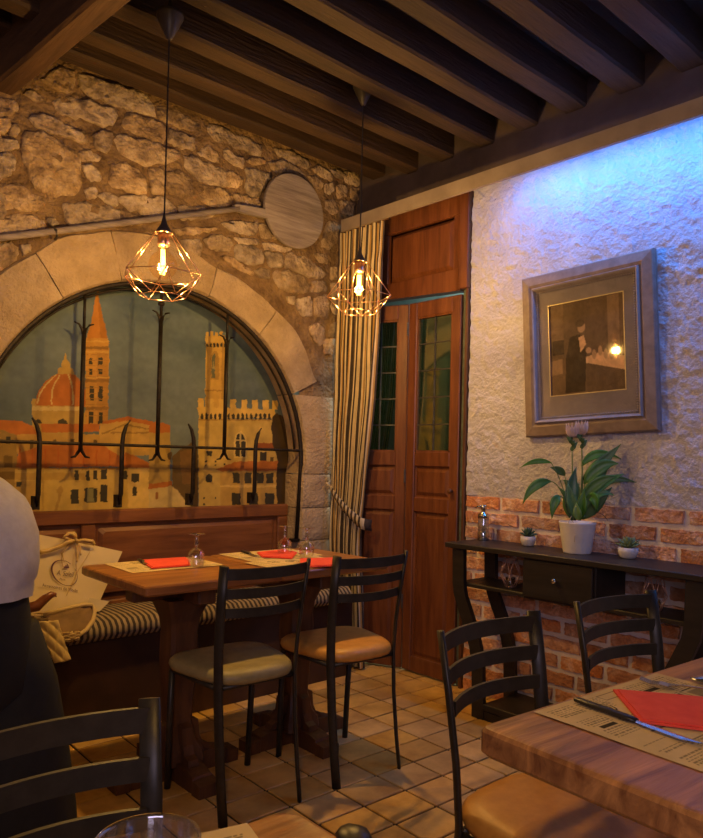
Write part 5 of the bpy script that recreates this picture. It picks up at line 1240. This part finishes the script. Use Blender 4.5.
for s_, n_s in ((-1, 'l'), (1, 'r')):
    J.update({n_s+'hip': (L3(s_*.095, 0, .80), .095), n_s+'th': (L3(s_*.10, .01, .64), .085), n_s+'kn': (L3(s_*.105, .02, .46), .060), n_s+'ca': (L3(s_*.105, -.01, .32), .055), n_s+'an': (L3(s_*.105, -.02, .085), .038), n_s+'toe': (L3(s_*.12, .13, .035), .034),
              n_s+'sh': (L3(s_*.165, .42, 1.08), .062), n_s+'el': (L3(s_*.20, .50, .82), .045), n_s+'wr': (L3(s_*.15, .72, .70), .029)})
    E_ += [('pel', n_s+'hip'), (n_s+'hip', n_s+'th'), (n_s+'th', n_s+'kn'), (n_s+'kn', n_s+'ca'), (n_s+'ca', n_s+'an'), (n_s+'an', n_s+'toe'), ('upch', n_s+'sh'), (n_s+'sh', n_s+'el'), (n_s+'el', n_s+'wr')]
    pal = L3(s_*.145, .79, .675); J[n_s+'pa'] = (pal, (.036, .018)); E_.append((n_s+'wr', n_s+'pa'))
    for k in range(4):
        o_ = -.027+.018*k; ln = (.062, .074, .078, .066)[k]
        a = n_s+'f%da' % k; b = n_s+'f%db' % k; c = n_s+'f%dc' % k
        J[a] = (pal+rt*o_+fw*.032-up*.006, .0092); J[b] = (pal+rt*o_+fw*(.032+ln*.5)-up*.016, .0085); J[c] = (pal+rt*o_+fw*(.032+ln)-up*.040, .007)
        E_ += [(n_s+'pa', a), (a, b), (b, c)]
    a, b = n_s+'t1', n_s+'t2'; J[a] = (pal-rt*s_*.040-up*.012-fw*.005, .011); J[b] = (pal-rt*s_*.050+fw*.035-up*.030, .009); E_ += [(n_s+'pa', a), (a, b)]
# head, bowed forward: chin, jaw, skull
J.update({'jaw': (L3(0, .655, 1.10), (.062, .060)), 'face': (L3(0, .68, 1.15), (.075, .085)), 'skull': (L3(0, .70, 1.205), (.078, .090)), 'crown': (L3(0, .715, 1.245), (.055, .065))})
E_ += [('neck2', 'jaw'), ('jaw', 'face'), ('face', 'skull'), ('skull', 'crown')]
skin_obj('body', J, E_, SKIN, 'pel')
hc = L3(0, .70, 1.16)
for s_ in (-1, 1):
    MB().lathe([(.001, -.010), (.010, 0), (.001, .010)], tuple(hc+rt*(s_*.030)+fw*.088+up*.012), 10).build('eye', WHITEP, per, smooth=True)
    MB().tube([tuple(hc+rt*(s_*.082)+up*.02), tuple(hc+rt*(s_*.094)-fw*.008+up*.006), tuple(hc+rt*(s_*.083)-up*.022)], .009, 8).build('ear', SKIN, per, smooth=True)
MB().tube([tuple(hc+fw*.088+up*.018), tuple(hc+fw*.108-up*.012), tuple(hc+fw*.090-up*.020)], [.006, .011, .010], 8).build('nose', SKIN, per, smooth=True)
MB().tube([tuple(hc+fw*.082-rt*.022-up*.045), tuple(hc+fw*.089-up*.046), tuple(hc+fw*.082+rt*.022-up*.045)], .005, 8).build('mouth', LEATHER, per, smooth=True)
q = MB(); n = 18; rings = []
for k, (a, r) in enumerate(((-.9, .085), (-.4, .098), (.1, .104), (.55, .096), (1.0, .07), (1.4, .03), (1.56, .004))):
    rings.append([tuple(hc+up*(.025+.105*math.sin(a))-fw*.016+rt*(r*.92*math.cos(2*math.pi*i/n))+fw*(r*(1.02 if math.sin(2*math.pi*i/n) < 0 else .80)*math.sin(2*math.pi*i/n))+(up*.045 if (a < .2 and math.sin(2*math.pi*i/n) > .3) else Vector())) for i in range(n)])
q.loft(rings, False, True); q.build('hair', HAIR, per, smooth=True)
# sweater: torso with a gathered hem, and sleeves
q = MB(); n = 40; rings = []
for f_, u, a, b, tl in ((-.005, .832, .162, .150, .05), (.0, .850, .166, .154, .05), (.0, .862, .166, .154, .06), (.004, .874, .176, .163, .08), (.015, .90, .186, .172, .20), (.04, .955, .194, .172, .45), (.09, 1.002, .198, .156, .75), (.17, 1.018, .200, .140, 1.05), (.27, 1.034, .196, .134, 1.25), (.37, 1.068, .186, .134, 1.32), (.45, 1.08, .175, .118, 1.35), (.505, 1.095, .11, .09, 1.35), (.545, 1.11, .068, .066, 1.3)):
    c = L3(0, f_, u); tv = (fw*math.sin(tl)+up*math.cos(tl)); ax2 = rt.cross(tv)     # second axis of the section
    rings.append([tuple(c+rt*(a*math.cos(2*math.pi*i/n))+ax2*(b*math.sin(2*math.pi*i/n))+(rt*math.cos(2*math.pi*i/n)+ax2*math.sin(2*math.pi*i/n))*(.006*nz((i*.55, u*9+f_*9, 3))+(.003*math.sin(i*2.2) if u < .857 else 0))) for i in range(n)])
q.loft(rings, False, False); q.build('sweater', SWEAT, per, smooth=True)
for s_ in (-1, 1):
    MB().tube([tuple(L3(s_*.13, .42, 1.085)), tuple(L3(s_*.185, .43, 1.02)), tuple(L3(s_*.205, .475, .90)), tuple(L3(s_*.20, .51, .82)), tuple(L3(s_*.18, .60, .765)), tuple(L3(s_*.153, .715, .702))], [.082, .078, .066, .062, .054, .040], 16).build('sleeve', SWEAT, per, smooth=True)
# wide black trousers
q = MB(); rings = []
for f_, u, a, b in ((0, .50, .05, .05), (0, .56, .11, .10), (0, .62, .176, .148), (0, .72, .172, .146), (0, .80, .162, .142), (0, .87, .150, .132)): rings.append([tuple(L3(a*math.cos(2*math.pi*i/n), f_+b*math.sin(2*math.pi*i/n), u)) for i in range(n)])
q.loft(rings, True, False); q.build('trouser_top', TROUS, per, smooth=True)
for s_ in (-1, 1):
    q = MB(); rings = []
    for r_, f_, u, rr_ in ((s_*.105, 0, .76, .082), (s_*.124, 0, .62, .112), (s_*.140, .005, .46, .130), (s_*.146, -.01, .30, .138), (s_*.148, -.02, .15, .142), (s_*.148, -.02, .05, .144)):
        rings.append([tuple(L3(r_+rr_*math.cos(2*math.pi*i/n)*(1+.05*nz((i*.5, u*3, s_))), f_+rr_*math.sin(2*math.pi*i/n)*(1+.05*nz((i*.5, u*3, s_+4))), u)) for i in range(n)])
    q.loft(rings, True, True); q.build('trouser_leg', TROUS, per, smooth=True)
    MB().loft([[tuple(L3(s_*.115+w_*math.cos(2*math.pi*i/14), f_, .002+h_*(1+math.sin(2*math.pi*i/14))/2)) for i in range(14)] for f_, w_, h_ in ((-.075, .024, .05), (-.05, .036, .075), (.05, .040, .07), (.13, .044, .05), (.175, .030, .035))], True, True).build('shoe', SHOE, per, smooth=True)
